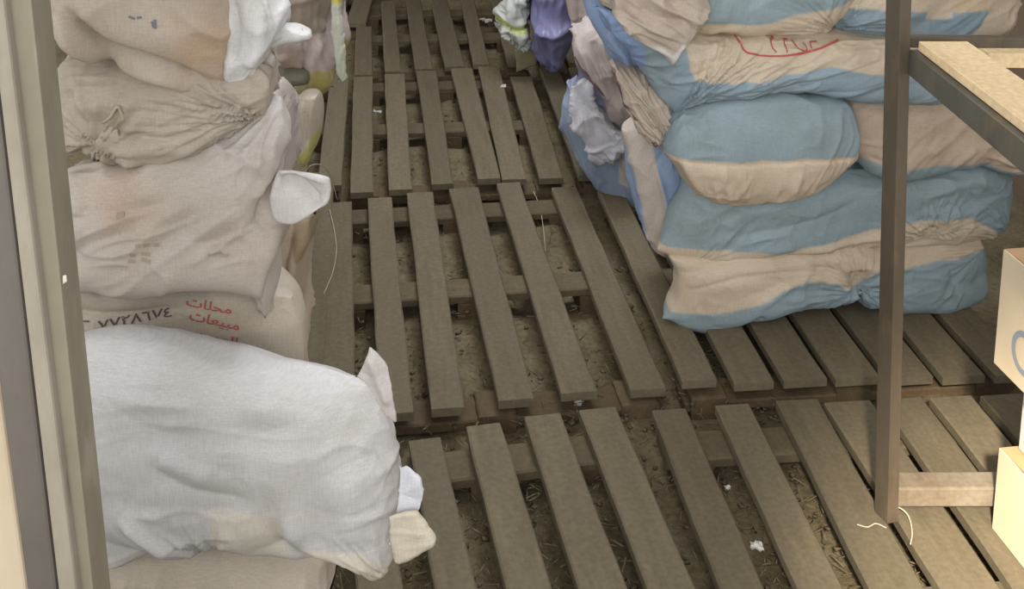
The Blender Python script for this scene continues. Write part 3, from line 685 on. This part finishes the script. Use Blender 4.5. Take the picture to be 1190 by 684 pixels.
#@@LEFT
GL = 'white woven sacks in the left stack'
WH = (196, 194, 192); TP = (170, 160, 146)
LPn = lambda d: Plane((-0.5, d), 0)
l1 = sack('white_sack', LPn(1.80), [(92,625),(180,615),(280,620),(380,640)], [(380,640),(387,700),(387,750),(382,800)], [(88,800),(180,806),(300,806),(382,800)], [(92,625),(86,690),(86,750),(88,800)],
     (186,176,162), df=0.08, db=0.2, seed=31, label='dull beige sack at the bottom left, mostly hidden below the large white sack', group=GL,
     folds=[('r',[(225,650),(232,690)],0.012,0.02),('c',[(280,655),(290,690)],0.010,0.015),('r',[(320,655),(335,700)],0.010,0.02),('c',[(180,650),(175,690)],0.008,0.02)], wdir3=(0.15,0,1), wr=0.006, pa=5, zmin=PT+0.002)
l2 = sack('white_sack', LPn(1.74), [(62,400),(110,391),(150,386),(200,393),(250,406),(330,424),(395,444),(434,446)], [(434,446),(454,475),(462,520),(470,575),(468,625),(450,652)],
     [(70,642),(120,650),(165,642),(215,630),(256,618),(270,630),(330,633),(385,642),(420,660),(436,665),(450,652)], [(62,396),(50,450),(52,560),(70,642)],
     (198,197,197), df=0.085, db=0.1, seed=32, label='large bright white sack slumped at the front left, with torn right corners', group=GL,
     paint=[([(255,560),(330,560),(350,600),(340,660),(262,660)], (206,202,192)), ([(350,600),(420,615),(460,640),(450,680),(380,665)], (208,202,190))],
     folds=[('r',[(155,565),(185,592),(220,618),(258,632)],0.016,0.014),('s',[(335,560),(350,605),(400,630),(440,650)],0.010,0.022),('r',[(340,480),(342,540),(352,600)],0.008,0.03),('c',[(190,505),(230,530),(300,545)],0.008,0.02),('r',[(200,500),(260,520)],0.008,0.02),('c',[(390,440),(440,500),(462,560)],0.006,0.02),('r',[(290,440),(380,450),(430,470)],0.010,0.03),('c',[(120,600),(180,630),(240,640)],0.010,0.02),('c',[(270,590),(275,640)],0.006,0.012),('r',[(365,440),(395,520),(420,600)],0.008,0.03)],
     wdir3=(1,0,0.08), wf=26, wl=3, wr=0.0035, lump=0.010, pa=3, pb=3, fans=[(455,655,0.008,26,15,60,90,190),(258,632,0.007,22,12,60,90,200)])
sack('torn_flap', LPn(1.675), [(412,438),(422,420),(430,403)], [(430,403),(448,420),(456,445),(460,490)], [(436,462),(448,480),(460,490)], [(412,438),(424,448),(436,462)],
     (196,192,190), df=0.004, db=0.004, pa=10, pb=10, seed=33, parent=l2, lump=0.006, wr=0.004, res=0.003, jag=0.002, folds=[('r',[(428,410),(440,440),(452,470)],0.01,0.008)])
sack('torn_flap', LPn(1.69), [(462,540),(474,540),(486,552),(493,568)], [(493,568),(492,585),(484,598),(478,606)], [(452,634),(462,626),(478,606)], [(462,540),(460,570),(456,600),(452,634)],
     (212,214,222), df=0.008, db=0.004, pa=8, pb=8, seed=34, parent=l2, lump=0.008, wr=0.004, res=0.003, jag=0.002)
sack('torn_flap', LPn(1.67), [(452,600),(468,596),(484,594)], [(484,594),(494,610),(504,628)], [(462,651),(482,641),(504,628)], [(452,600),(454,625),(462,651)],
     (206,198,182), df=0.004, db=0.004, pa=12, pb=12, seed=35, parent=l2, lump=0.003, wr=0.003, res=0.003, jag=0.002)
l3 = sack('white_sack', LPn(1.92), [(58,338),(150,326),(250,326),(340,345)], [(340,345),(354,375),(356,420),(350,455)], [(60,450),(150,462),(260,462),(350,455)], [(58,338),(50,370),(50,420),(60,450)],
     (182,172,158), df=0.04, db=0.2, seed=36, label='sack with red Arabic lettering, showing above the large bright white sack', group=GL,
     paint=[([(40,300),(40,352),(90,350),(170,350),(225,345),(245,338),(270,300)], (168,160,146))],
     folds=[('c',[(76,352),(150,352),(215,344)],0.010,0.008)], wdir3=(1,0,0.1), wr=0.003, lump=0.006, pb=3.5)
l4 = sack('white_sack', LPn(1.88), [(56,248),(84,214),(110,190),(170,178),(250,158),(312,114)], [(312,114),(326,150),(324,195),(332,245),(324,300),(322,340),(308,370)],
     [(60,318),(110,321),(160,321),(215,323),(262,326),(286,340),(308,370)], [(56,248),(46,270),(48,295),(60,318)],
     (182,173,164), df=0.10, db=0.18, seed=37, stains_and_highlights=[(160,215,30,(176,154,136)),(300,150,60,(186,182,176))], label='big greyish sack with faint dark print and a stiff torn ear', group=GL,  # pale right spot is painted aisle light; the brownish one a stain
     folds=[('r',[(258,262),(272,260),(280,268)],0.008,0.006),('r',[(300,165),(312,185),(310,215)],0.014,0.012),('c',[(320,195),(316,240),(345,262)],0.014,0.010),('r',[(110,195),(112,225)],0.008,0.012),('r',[(80,255),(130,235),(170,225)],0.008,0.03),('c',[(345,250),(330,300),(325,340)],0.008,0.012),('r',[(265,340),(290,362),(312,388)],0.012,0.008),('r',[(320,260),(312,320),(320,370)],0.008,0.012),('r',[(150,215),(200,200),(230,230)],0.010,0.03)],
     wdir3=(0.8,0,0.4), wf=24, wl=5, wr=0.009, lump=0.016, fans=[(330,110,0.008,24,20,80,180,270)])
printed('faded_print', l4, [[(180,253),(186,252)],[(189,253),(196,252)],[(199,253),(205,254)],[(174,262),(180,264)],[(186,262),(196,263)],[(172,269),(180,270)],[(186,268),(197,270)]], M_SMUDGE, 'blurred dark print', width=0.006, off=0.001)
printed('faded_print', l4, [[(158,222),(166,220)]], M_SMUDGE, 'small blurred dark mark', width=0.010, off=0.001)
ear = sack('torn_ear', LPn(1.82), [(322,196),(345,198),(365,202),(382,208)], [(382,208),(383,222),(380,236),(370,242)], [(320,258),(338,262),(352,256),(370,242)], [(322,196),(316,215),(314,240),(320,258)],
     (196,194,192), df=0.008, db=0.008, seed=38, pa=10, pb=10, parent=l4, lump=0.006, wr=0.003, res=0.003, folds=[('c',[(326,206),(345,212),(362,225),(372,238)],0.03,0.016),('r',[(322,198),(350,202),(380,210)],0.008,0.006)])
l5 = sack('white_sack', LPn(1.90), [(76,62),(92,50),(140,54),(200,64),(260,74),(302,70)], [(302,70),(318,82),(318,105),(304,130)],
     [(88,172),(112,176),(145,184),(190,177),(240,161),(280,146),(304,130)], [(76,62),(64,90),(61,128),(68,160),(88,172)],
     (172,162,149), df=0.10, db=0.2, seed=39, label='tan sack with a tied knot and radiating creases, second from the top', group=GL,
     folds=[('c',[(62,130),(95,138),(125,150)],0.020,0.012),('c',[(92,182),(108,165),(130,150)],0.020,0.010),('r',[(100,95),(130,100),(180,102)],0.014,0.02),('c',[(140,130),(200,138),(235,140)],0.010,0.008),('r',[(150,165),(200,165),(250,155)],0.012,0.015),('c',[(150,150),(200,128),(260,108),(300,104)],0.008,0.010),('r',[(150,150),(230,150),(300,135)],0.006,0.010),('c',[(128,185),(130,165)],0.010,0.008),('r',[(75,85),(70,120)],0.010,0.025)],
     wdir3=(1,0,0.18), wr=0.0055, wf=30, wl=4, lump=0.014, fans=[(133,150,0.009,26,12,60,0,360),(312,120,0.010,60,15,90,130,240)])
kn = sack('knot', LPn(1.812), [(117,150),(127,144),(138,148)], [(138,148),(145,160),(142,178)], [(113,178),(127,184),(142,178)], [(117,150),(110,164),(113,178)],
     (178,167,150), df=0.008, db=0.03, seed=40, parent=l5, lump=0.014, wr=0.012, wf=50, wl=22, res=0.003, jag=0.004)
tube('tie_string', [at_y(x, y, 1.80+dy_) for x, y, dy_ in ((120,142,.01),(128,136,0),(136,124,-.006),(141,132,0),(143,140,.004))], 0.0028, M_TWINE, l5, smooth_n=6)
l6 = sack('white_sack', LPn(1.86), [(40,-95),(120,-110),(220,-110),(300,-95)], [(300,-95),(285,-40),(276,0),(274,40),(276,70),(268,96)],
     [(44,-12),(72,10),(90,28),(108,42),(145,48),(170,66),(205,86),(240,98),(268,96)], [(40,-95),(36,-70),(36,-35),(44,-12)],
     (178,167,154), df=0.11, db=0.2, seed=41, label='topmost left sack, beige with a rolled hem and a brightly lit right side', group=GL,
     stains_and_highlights=[(255,45,40,(180,154,128)),(275,85,18,(178,156,130))],
     folds=[('s',[(100,-10),(118,15),(135,34),(165,50),(205,66),(235,88),(252,94)],-0.034,0.014),('r',[(103,-6),(120,14),(137,33),(167,48),(207,62),(238,84)],0.018,0.006),('c',[(270,-20),(285,20),(280,60)],0.010,0.010),('r',[(325,10),(322,40),(305,70)],0.008,0.015),('c',[(60,10),(130,45)],0.004,0.02)],
     wdir3=(0.8,0,-0.6), wr=0.004, wf=22, wl=4, lump=0.012)
l6b = sack('white_sack', LPn(1.90), [(262,-70),(285,-60),(306,-30)], [(306,-30),(322,-2),(331,25),(322,55),(300,86)], [(262,104),(282,98),(300,86)], [(262,-70),(256,-20),(262,40),(262,104)],
     (208,208,208), df=0.09, db=0.15, seed=51, label='sack lobe with light painted in white, right of the topmost left sack', group=GL,  # separate lobe; its white holds the highlight on this side
     folds=[('c',[(285,-20),(290,20),(282,60)],0.016,0.010),('r',[(312,10),(312,40),(300,66)],0.012,0.014)], wdir3=(0.2,0,1), wr=0.008, lump=0.016, res=0.003)
printed('faded_blue_print', l6, [[(200,4),(202,11)],[(203,2),(204,12)],[(175,-2),(182,1)],[(184,0),(189,-1)]], M_BLUEINK, 'faded blue print marks', width=0.004, off=0.001)
l7 = sack('white_sack', LPn(2.16), [(292,110),(312,106),(326,114)], [(326,114),(334,140),(335,185),(332,234)], [(290,240),(312,244),(332,234)], [(292,108),(286,150),(286,200),(290,240)],
     (176,166,162), df=0.08, db=0.2, seed=42, label='pinkish grey sack showing behind the torn ear, below the dark gap', group=GL,
     folds=[('r',[(325,120),(332,160),(328,225)],0.012,0.012),('c',[(335,140),(338,200)],0.010,0.008)], wdir3=(0.1,0,1), wr=0.006, res=0.003)
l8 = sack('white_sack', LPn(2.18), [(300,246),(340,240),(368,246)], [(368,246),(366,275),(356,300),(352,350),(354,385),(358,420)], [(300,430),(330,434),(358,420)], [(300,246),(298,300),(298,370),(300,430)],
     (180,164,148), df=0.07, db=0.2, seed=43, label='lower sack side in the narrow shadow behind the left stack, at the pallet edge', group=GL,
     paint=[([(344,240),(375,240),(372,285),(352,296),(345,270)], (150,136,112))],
     folds=[('c',[(345,255),(340,300),(352,340)],0.014,0.010),('r',[(335,300),(340,360),(350,400)],0.010,0.010)], wdir3=(0.1,0,1), wr=0.006, res=0.003)
l9 = sack('film_bag', LPn(2.50), [(340,110),(356,104),(371,108)], [(371,108),(373,140),(370,168),(362,184)], [(346,182),(354,191),(362,184)], [(340,110),(339,135),(340,160),(346,182)],
     (176,166,152), df=0.06, db=0.08, seed=44, mat=M_FILM, label='narrow translucent looking bag end with a yellow tip, beside the aisle', cat='bag',
     paint=[([(340,172),(350,170),(358,166),(366,158),(373,150),(385,150),(380,200),(335,200)], (170,166,104))],
     folds=[('r',[(354,110),(352,160)],0.008,0.008),('c',[(362,110),(364,160)],0.006,0.006)], wdir3=(0.1,0,1), wr=0.005, res=0.003)
l10 = sack('film_bag', LPn(2.75), [(312,-65),(355,-75),(388,-62)], [(388,-62),(390,0),(392,60),(388,102)], [(322,84),(350,88),(356,104),(372,107),(388,102)], [(312,-65),(316,-10),(320,40),(322,84)],
     (170,156,150), df=0.13, db=0.3, seed=45, mat=M_FILM, label='pinkish bag with a mustard yellow bottom, hanging at the upper left of the aisle', cat='bag',
     paint=[([(346,72),(365,66),(378,64),(405,74),(405,125),(340,125)], (160,150,96)), ([(330,48),(356,44),(356,78),(325,86)], (172,152,140)), ([(320,-70),(392,-70),(390,22),(370,30),(345,28),(330,10)], (146,134,122))],
     folds=[('c',[(330,20),(360,30),(385,24)],0.02,0.012),('r',[(378,30),(384,90)],0.014,0.010),('c',[(360,40),(362,90)],0.010,0.012),('r',[(340,45),(345,78)],0.012,0.015)], wdir3=(0.1,0,1), wr=0.010, lump=0.02, res=0.004)
l11 = sack('plastic_film', LPn(2.62), [(386,-45),(394,-48),(401,-42)], [(401,-42),(396,0),(400,50),(405,90)], [(392,92),(398,98),(405,90)], [(386,-45),(386,10),(388,50),(392,92)],
     (186,190,176), df=0.02, db=0.02, seed=46, mat=M_FILM, label='strip of pale green white film with a yellow top edge, hanging over the aisle', cat='plastic film',
     paint=[([(380,-60),(410,-60),(410,2),(400,6),(392,2),(380,0)], (190,188,84))], lump=0.006, wr=0.005, wf=30, wl=6, wdir3=(0.1,0,1), res=0.003, jag=0.003)
sack('corner_tip', LPn(1.93), [(318,28),(338,28),(352,33)], [(352,33),(360,38),(361,44)], [(314,54),(340,47),(361,44)], [(318,28),(312,40),(314,54)],
     (206,206,206), df=0.03, db=0.05, seed=47, parent=l6b, lump=0.006, wr=0.004, res=0.003)
for k_, (ya, yb, xa, xb_) in enumerate(((108, 190, 190, 334), (190, 285, 185, 330), (285, 402, 180, 328))):
    sack('white_sack', LPn(2.80), [(xa, ya+6), ((xa+xb_)/2, ya), (xb_, ya+8)], [(xb_, ya+8), (xb_+8, (ya+yb)/2), (xb_, yb-4)], [(xa, yb-4), ((xa+xb_)/2, yb), (xb_, yb-4)], [(xa, ya+6), (xa-8, (ya+yb)/2), (xa, yb-4)],
         (178,166,150), df=0.12, db=0.2, seed=60+k_, label=('upper', 'middle', 'lowest')[k_]+' sack of the stack hidden behind the left stack, under the mustard tipped bag', group=GL, res=0.008)

# dark grey tray in the gap
tp = Plane((-0.5, 2.62), 0)
tr = sack('folded_plastic_tray', tp, [(316,86),(336,82),(358,84)], [(358,84),(360,92),(359,98)], [(316,100),(336,98),(359,98)], [(316,86),(315,93),(316,100)], (104,102,88), df=0.04, db=0.14, seed=48,
     lump=0.003, wr=0.002, res=0.004, label='dark grey green plastic edge in the gap beside the mustard yellow bag', cat='plastic tray')

# ---------------------------------------------------------------- printed lettering
def text_on(name, s, parent, x0, y0, x1, y1, hpx, mat, label, italic=0):
    """characters in visual order from (x0,y0) to (x1,y1) (baseline, photo pixels) on the parent's surface"""
    cu = bpy.data.curves.new('t', 'FONT'); cu.body = s; cu.size = 1; cu.resolution_u = 3; cu.offset = 0.012
    to = bpy.data.objects.new('t', cu); C.objects.link(to)
    dg = bpy.context.evaluated_depsgraph_get(); ev = to.evaluated_get(dg); me = ev.to_mesh()
    v = np.array([p.co[:] for p in me.vertices]); fs = [tuple(p.vertices) for p in me.polygons]; ev.to_mesh_clear()
    bpy.data.objects.remove(to)
    if len(v) == 0: return None
    v = v[:, :2]-v[:, :2].min(0); wv, hv = v.max(0)
    pl = SURF[parent.name][0]; A = pl.uv(x0, y0); B = pl.uv(x1, y1); d = B-A; Ld = np.linalg.norm(d); d /= Ld
    hh = np.linalg.norm(pl.uv(x0, y0-hpx)-A); up = np.array([-d[1], d[0]])
    uv = A+np.outer(v[:, 0]/wv*Ld, d)+np.outer(v[:, 1]/hv*hh, up)
    W = on_surface(parent.name, uv, 0.0016)
    o = mesh_obj(name, W, fs, mat, parent); o['label'] = label; return o
# Arabic letters as presentation forms, left to right as seen
text_on('red_lettering', '\uFE95\uFE8E\uFECC\uFEF4\uFE92\uFEE3', l3, 226, 359, 282, 374, 13, M_RED, 'red Arabic lettering')
text_on('red_lettering', '\uFE80\uFE8D\uFEAA\uFEE8\uFECC\uFEDF\uFE8D', l3, 228, 382, 281, 391, 12, M_RED, 'red Arabic lettering')
text_on('red_lettering', '\uFE95\uFE8E\uFEE0\uFEA4\uFEE3', l3, 222, 343, 274, 353, 9, M_RED, 'red Arabic lettering')
text_on('phone_number', '\u0667\u0667\u0662\u0668\u0666\u0667\u0664', l3, 124, 369, 208, 354, 9, M_INK, 'dark printed number')
printed('faint_print', l3, [[(76,356),(84,357)],[(78,383),(86,381),(100,377),(112,375)],[(104,362),(112,361)]], M_INK, 'faint dark marks', width=0.003)

#@@RACK
def prism(name, poly, z0, z1, mat, parent=None, top_shift=(0, 0), bev=0.0):
    """vertical prism of a world-xy polygon"""
    p = np.array(poly, float); n = len(p)
    v = [(q[0], q[1], z0) for q in p]+[(q[0]+top_shift[0], q[1]+top_shift[1], z1) for q in p]
    fs = [tuple(range(n-1, -1, -1)), tuple(range(n, 2*n))]+[(i, (i+1) % n, (i+1) % n+n, i+n) for i in range(n)]
    o = mesh_obj(name, v, fs, mat, parent)
    if bev:
        m_ = o.modifiers.new('b', 'BEVEL'); m_.width = bev; m_.segments = 2
    return o
pb_ = at_z(1031, 600, PT); Yp = pb_[1]
ptop = at_y(1047, -60, Yp)
sh = (ptop[0]-pb_[0], 0)
rack = empty('metal_shelving_rack', (pb_[0], pb_[1], PT)); tag(rack, 'rusty brown angle iron rack with a pale plank shelf, standing right of the blue sacks', 'rack')
w_, t_ = 0.038, 0.006; x0, y0 = pb_[0]-0.021, pb_[1]-0.02
zt = ptop[2]+0.25; k = (zt-PT)/(ptop[2]-PT)
shk = (sh[0]*k, 0)
# angle-iron post: flange facing the camera and flange going back on the left
prism('post', [(x0+0.015, y0), (x0+w_, y0+0.006), (x0+w_-0.001, y0+0.012), (x0+0.018, y0+0.0065), (x0+0.006, y0+0.036), (x0, y0+0.034)], PT, zt, M_POST, rack, shk, 0.0008)
def bar(name, a, b_, w_, h, mat, parent, bev=0.002):
    """box beam from a to b (world, centre of top face), width w_ horizontal, height h downwards"""
    a = np.array(a); b_ = np.array(b_); d = b_-a; d2 = d[:2]/np.linalg.norm(d[:2]); p = np.array([d2[1], -d2[0], 0])*w_/2
    v = [a-p, a+p, b_+p, b_-p]; v = v+[q-np.array([0, 0, h]) for q in v]
    rz = math.atan2(d[1], d[0])-math.pi/2
    o = mesh_obj(name, v, [(0, 1, 2, 3), (7, 6, 5, 4), (0, 4, 5, 1), (1, 5, 6, 2), (2, 6, 7, 3), (3, 7, 4, 0)], mat, parent, rz=rz)
    m_ = o.modifiers.new('b', 'BEVEL'); m_.width = bev; m_.segments = 2
    return o
def along(x, y, z): return at_z(x, y, z)
A = at_y(1056, 57, Yp-0.01); zs = A[2]             # side rail's top edge at the post
Bp = at_z(1190, 164, zs); dr = (Bp-A); Bp2 = A+dr*2.2
off = np.array([0.01, 0, 0])
bar('side_rail', A+off, Bp2+off, 0.022, 0.047, M_RAIL, rack)
pr = at_y(1058, 44, Yp+0.01)
bar('rear_rail', pr+np.array([0.0, 0.012, 0]), pr+np.array([0.62, 0.012, 0.006]), 0.022, 0.020, M_POST, rack)
# plank shelf
q0 = A+np.array([0.012, -0.012, 0.020]); u = dr/np.linalg.norm(dr); wpl = at_z(1137, 57, zs+0.020)[0]-q0[0]
bar('shelf_plank', q0+np.array([wpl/2, 0, 0]), q0+np.array([wpl/2, 0, 0])+u*0.95, wpl, 0.018, M_PLANK, rack)
pw = at_y(1150, 62, Yp+0.02)
bar('shelf_batten', pw+np.array([0, 0.03, 0]), pw+np.array([0.42, 0.03, 0.0]), 0.05, 0.03, M_PLANK, rack)
# low beam
lb = at_y(1040, 562, Yp+0.012)
bar('low_beam', lb+np.array([0.0, 0.012, 0]), lb+np.array([0.62, 0.012, 0.012]), 0.05, 0.042, M_RUSTWOOD, rack, 0.004)
# other posts of the rack, off to the right and front
for (dx, dy) in ((0.62, 0.0),):
    prism('post', [(x0+dx, y0+dy), (x0+w_+dx, y0+dy), (x0+w_+dx, y0+w_+dy), (x0+w_-t_+dx, y0+w_+dy), (x0+w_-t_+dx, y0+t_+dy), (x0+dx, y0+t_+dy)], PT, zt, M_POST, rack, shk, 0.0012)

# cartons
def carton(label, far_px, z0, h, ang, lx, ly, mat, open_top=False, mark=None):
    c0 = at_z(far_px[0], far_px[1], z0)           # far left bottom corner
    a = math.radians(ang); u = np.array([math.sin(a), math.cos(a)]); p = np.array([u[1], -u[0]])
    f0 = c0[:2]; cs = [f0, f0+p*lx, f0+p*lx-u*ly, f0-u*ly]
    root = empty('cardboard_carton', ((cs[0]+cs[2])/2).tolist()+[z0], -a); tag(root, label, 'carton', None)
    tk = 0.004
    v = []; fs = []
    inn = []
    ctr = (cs[0]+cs[2])/2
    for q in cs: v.append((q[0], q[1], z0))
    for q in cs: v.append((q[0], q[1], z0+h))
    for q in cs:
        d = ctr-q; q2 = q+d/np.linalg.norm(d)*tk*1.4; v.append((q2[0], q2[1], z0+h))
    for q in cs:
        d = ctr-q; q2 = q+d/np.linalg.norm(d)*tk*1.4; v.append((q2[0], q2[1], z0+h-0.03 if not open_top else z0+0.01))
    fs.append((0, 1, 2, 3))
    for i in range(4):
        j = (i+1) % 4; fs += [(i, i+4, j+4, j), (i+4, i+8, j+8, j+4), (i+8, i+12, j+12, j+8)]
    fs.append((15, 14, 13, 12))
    mesh_obj('body', v, fs, mat, root)
    # top flaps
    def flap(a_, b_, out, up):
        n_ = np.array([out[0], out[1], up]); A_ = np.array([a_[0], a_[1], z0+h+0.001]); B_ = np.array([b_[0], b_[1], z0+h+0.001]); e_ = (B_-A_)*0.03
        q = [A_+e_*0.3, B_-e_*0.3, B_-e_+n_, A_+e_+n_]; nn = np.cross(q[1]-q[0], q[2]-q[1]); nn = nn/np.linalg.norm(nn)*0.003
        mesh_obj('flap', [*q, *[k_+nn for k_ in q]], [(0, 1, 2, 3), (7, 6, 5, 4), (0, 4, 5, 1), (1, 5, 6, 2), (2, 6, 7, 3), (3, 7, 4, 0)], M_CARTON_IN, root)
    flap(cs[0], cs[1], -u*ly*0.47, 0.003); flap(cs[3], cs[2], u*ly*0.47, 0.003)
    return root, cs, u, p
zc0 = PT+0.001
c1, cs1, u1, p1 = carton('cream cardboard carton standing on the pallet, lowest at the right edge', (1153, 613), zc0, 0.172, -9, 0.34, 0.34, M_CARTON)
zu = zc0+0.172+0.006
# narrower white carton between
c2, cs2, u2, p2 = carton('narrow pale carton between the lower and upper cream cartons', (1184, 520), zu-0.001, 0.168, -6, 0.28, 0.26, flat_mat('pale_grey_card', (205, 200, 192), var=0.05))
zup = zu+0.168+0.004
c3, cs3, u3, p3 = carton('upper cream cardboard carton at the right edge with a grey oval mark', (1155, 421), zup, 0.232, -9, 0.36, 0.36, M_CARTON)
# oval mark on the left face of the upper carton
q0 = cs3[0]-u3*0.088; V = []; 
for rr_, in ((1.0,), (0.72,)):
    for k in range(28):
        an = 2*math.pi*k/28; s_ = math.cos(an)*0.038*rr_; z_ = math.sin(an)*0.042*rr_
        V.append((*(q0-u3*s_-p3*0.0012), zup+0.072+z_))
mesh_obj('oval_mark', V, [(i, (i+1) % 28, (i+1) % 28+28, i+28) for i in range(28)], M_MARK, c3)['label'] = 'grey blue oval ring print'

# ---------------------------------------------------------------- door frame on the left
fr = empty('door_frame', (-0.42, 0.95, 0)); tag(fr, 'grey green metal door frame with a scuffed dark panel, close at the left edge', 'door frame')
Yf = 0.95
def strip(name, xa0, xa1, xb0, xb1, Y, th_, mat, bev=0.002):
    """vertical strip given by its left/right photo x at y=0 and y=684, standing at depth Y"""
    tl, tr_, bl, br = at_y(xa0, 0, Y), at_y(xa1, 0, Y), at_y(xb0, 684, Y), at_y(xb1, 684, Y)
    def ex(a, b_, z): k_ = (z-a[2])/(b_[2]-a[2]); return a+(b_-a)*k_
    v = [ex(tl, bl, 0.0), ex(tr_, br, 0.0), ex(tr_, br, 2.1), ex(tl, bl, 2.1)]
    v = v+[q+np.array([0, th_, 0]) for q in v]
    o = mesh_obj(name, v, [(3, 2, 1, 0), (4, 5, 6, 7), (0, 1, 5, 4), (1, 2, 6, 5), (2, 3, 7, 6), (3, 0, 4, 7)], mat, fr)
    m_ = o.modifiers.new('b', 'BEVEL'); m_.width = bev; m_.segments = 2
    return o
strip('frame_channel', 6, 36, 90, 108, Yf, 0.04, M_FRAME, 0.003)
strip('light_edge', -14, 4, 67, 88, Yf-0.012, 0.05, M_STRIP, 0.003)
strip('dark_panel', -62, -15, 31, 66, Yf+0.004, 0.03, M_PANEL, 0.003)
strip('cream_jamb', -260, -62, -200, 30.5, Yf+0.05, 0.05, M_JAMB, 0.003)
sc1 = at_y(75, 325, Yf-0.002)
sack('paint_fleck', Plane((0, Yf-0.0012), 0), [(73,320),(77,319)], [(77,319),(78,327)], [(73,330),(78,327)], [(73,320),(73,330)], (200,196,180), df=0.001, db=0.001, lump=0, wr=0, res=0.001, parent=fr)

# ---------------------------------------------------------------- litter, scraps, twine
rs = np.random.RandomState(5)
def litter(name, label, n, mat, region, size, zf, flat=0.15, wrat=(0.12, 0.5)):
    V, Fs = [], []; b0 = 0
    wr0, wr1 = wrat
    for _ in range(n):
        px_, py_ = region(rs); P_ = at_z(px_, py_, PT)[:2]; z = zf(rs)
        Ls = rs.uniform(*size); W = Ls*rs.uniform(wr0, wr1); H = Ls*flat*rs.uniform(0.5, 1); a = rs.uniform(0, 6.28); til = rs.uniform(-0.4, 0.4)
        u_ = np.array([math.cos(a)*math.cos(til), math.sin(a)*math.cos(til), math.sin(til)]); p_ = np.array([-math.sin(a), math.cos(a), 0]); n_ = np.cross(u_, p_)
        c = np.array([P_[0], P_[1], z])
        q = [c+u_*Ls*sx*rs.uniform(.35, .5)+p_*W*sy*rs.uniform(.35, .5)+n_*H*sz for sz in (-.5, .5) for sx, sy in ((-1, -1), (1, -1), (1, 1), (-1, 1))]
        V += q; Fs += [[b0+i for i in f_] for f_ in ((3, 2, 1, 0), (4, 5, 6, 7), (0, 1, 5, 4), (1, 2, 6, 5), (2, 3, 7, 6), (3, 0, 4, 7))]; b0 += 8
    o = mesh_obj(name, np.array(V), np.array(Fs), mat); tag(o, label, name.replace('_', ' '), None, 'stuff'); return o
def reg_all(r):
    y = 30+650*r.rand()**0.8; x = 380+(y/684*0.6+0.45)*700*r.rand(); return x, y
litter('dry_litter', 'dry straw and dust litter on the dirt below the pallet boards', 2600, M_STRAW, reg_all, (0.01, 0.04), lambda r: 0.062+0.03*r.rand(), 0.06, (0.05, 0.12))
litter('wood_chips', 'brown wood chips scattered in the gaps between the boards', 1600, M_CHIP, reg_all, (0.004, 0.015), lambda r: 0.055+0.03*r.rand(), 0.5, (0.4, 1.0))
def scrap(x, y, z, s, label, seed):
    c = at_z(x, y, z); r_ = np.random.RandomState(seed)
    n = 9; G_ = np.stack(np.meshgrid(np.linspace(-1, 1, n), np.linspace(-1, 1, n), indexing='ij'), -1).reshape(-1, 2)
    P_ = np.concatenate([G_*s*0.5, np.zeros((len(G_), 1))], 1)
    P_ += 0.35*s*np.stack([noise(P_*2/s, seed), noise(P_*2/s, seed+1), np.abs(noise(P_*1.7/s, seed+2))*2], 1)
    T2 = P_.copy(); T2[:, 2] -= 0.0012
    f1 = grid_faces(n, n); f2 = grid_faces(n, n)[:, ::-1]+n*n
    rim = [i*n for i in range(n)]+[(n-1)*n+j for j in range(1, n)]+[i*n+n-1 for i in range(n-2, -1, -1)]+[j for j in range(n-2, 0, -1)]
    f3 = np.array([[rim[i], rim[(i+1) % len(rim)], rim[(i+1) % len(rim)]+n*n, rim[i]+n*n] for i in range(len(rim))])
    V = np.vstack([P_, T2]); V[:, 2] -= V[:, 2].min(); o = mesh_obj('paper_scrap', V+c, np.vstack([f1, f2, f3]), M_SCRAP, smooth=True)
    tag(o, label, 'scrap'); return o
scrap(439, 131, 0.115, 0.030, 'white crumpled scrap in the gap between two boards of the farther aisle pallet', 3)
scrap(565, 25, 0.115, 0.05, 'white crumpled scrap in a gap left of the white bag, near the top edge', 5)
scrap(585, 101, PT, 0.02, 'tiny white scrap on the far end of a board, before the farthest pallet', 9)
scrap(672, 470, 0.08, 0.022, 'small pale scrap in the gap at the joint between the two aisle pallets', 11)
scrap(846, 567, 0.11, 0.011, 'small white scrap in the debris filled gap of the near right pallet', 13)
scrap(880, 635, 0.11, 0.022, 'pale torn strip in the gap near the bottom edge of the photo', 15)
scrap(727, 273+0, 0.1, 0.014, 'tiny pale crumb in the middle pallet gap beside the blue sacks', 17)
def twine(pts, label, r=0.0012):
    o = tube('plastic_twine', [at_z(x, y, z) for x, y, z in pts], r, M_TWINE, smooth_n=8); tag(o, label, 'twine'); return o
twine([(383,243,PT+.004),(388,265,PT+.003),(391,290,PT+.003),(387,315,PT+.003),(380,333,PT+.003),(376,342,PT+.002)], 'pale curved thread lying on the leftmost board of the middle pallet')
twine([(354,200,0.36),(362,192,0.38),(374,192,0.36),(384,205,0.24),(392,232,PT+.003)], 'thin loop of pale thread rising from the torn sack ear')
twine([(620,222,0.12),(627,240,0.10),(631,262,0.10),(634,292,0.09)], 'pale frayed string hanging between two boards at the joint of the aisle pallets')
twine([(1035,590,PT+.03),(1046,590,PT+.02),(1056,600,PT+.012),(1060,618,PT+.004),(1058,632,PT+.003)], 'loose wire looping at the foot of the rack post', 0.0015)
twine([(996,609,PT+.003),(1008,612,PT+.004),(1018,608,PT+.004),(1030,613,PT+.003)], 'short pale thread on the board left of the rack post')
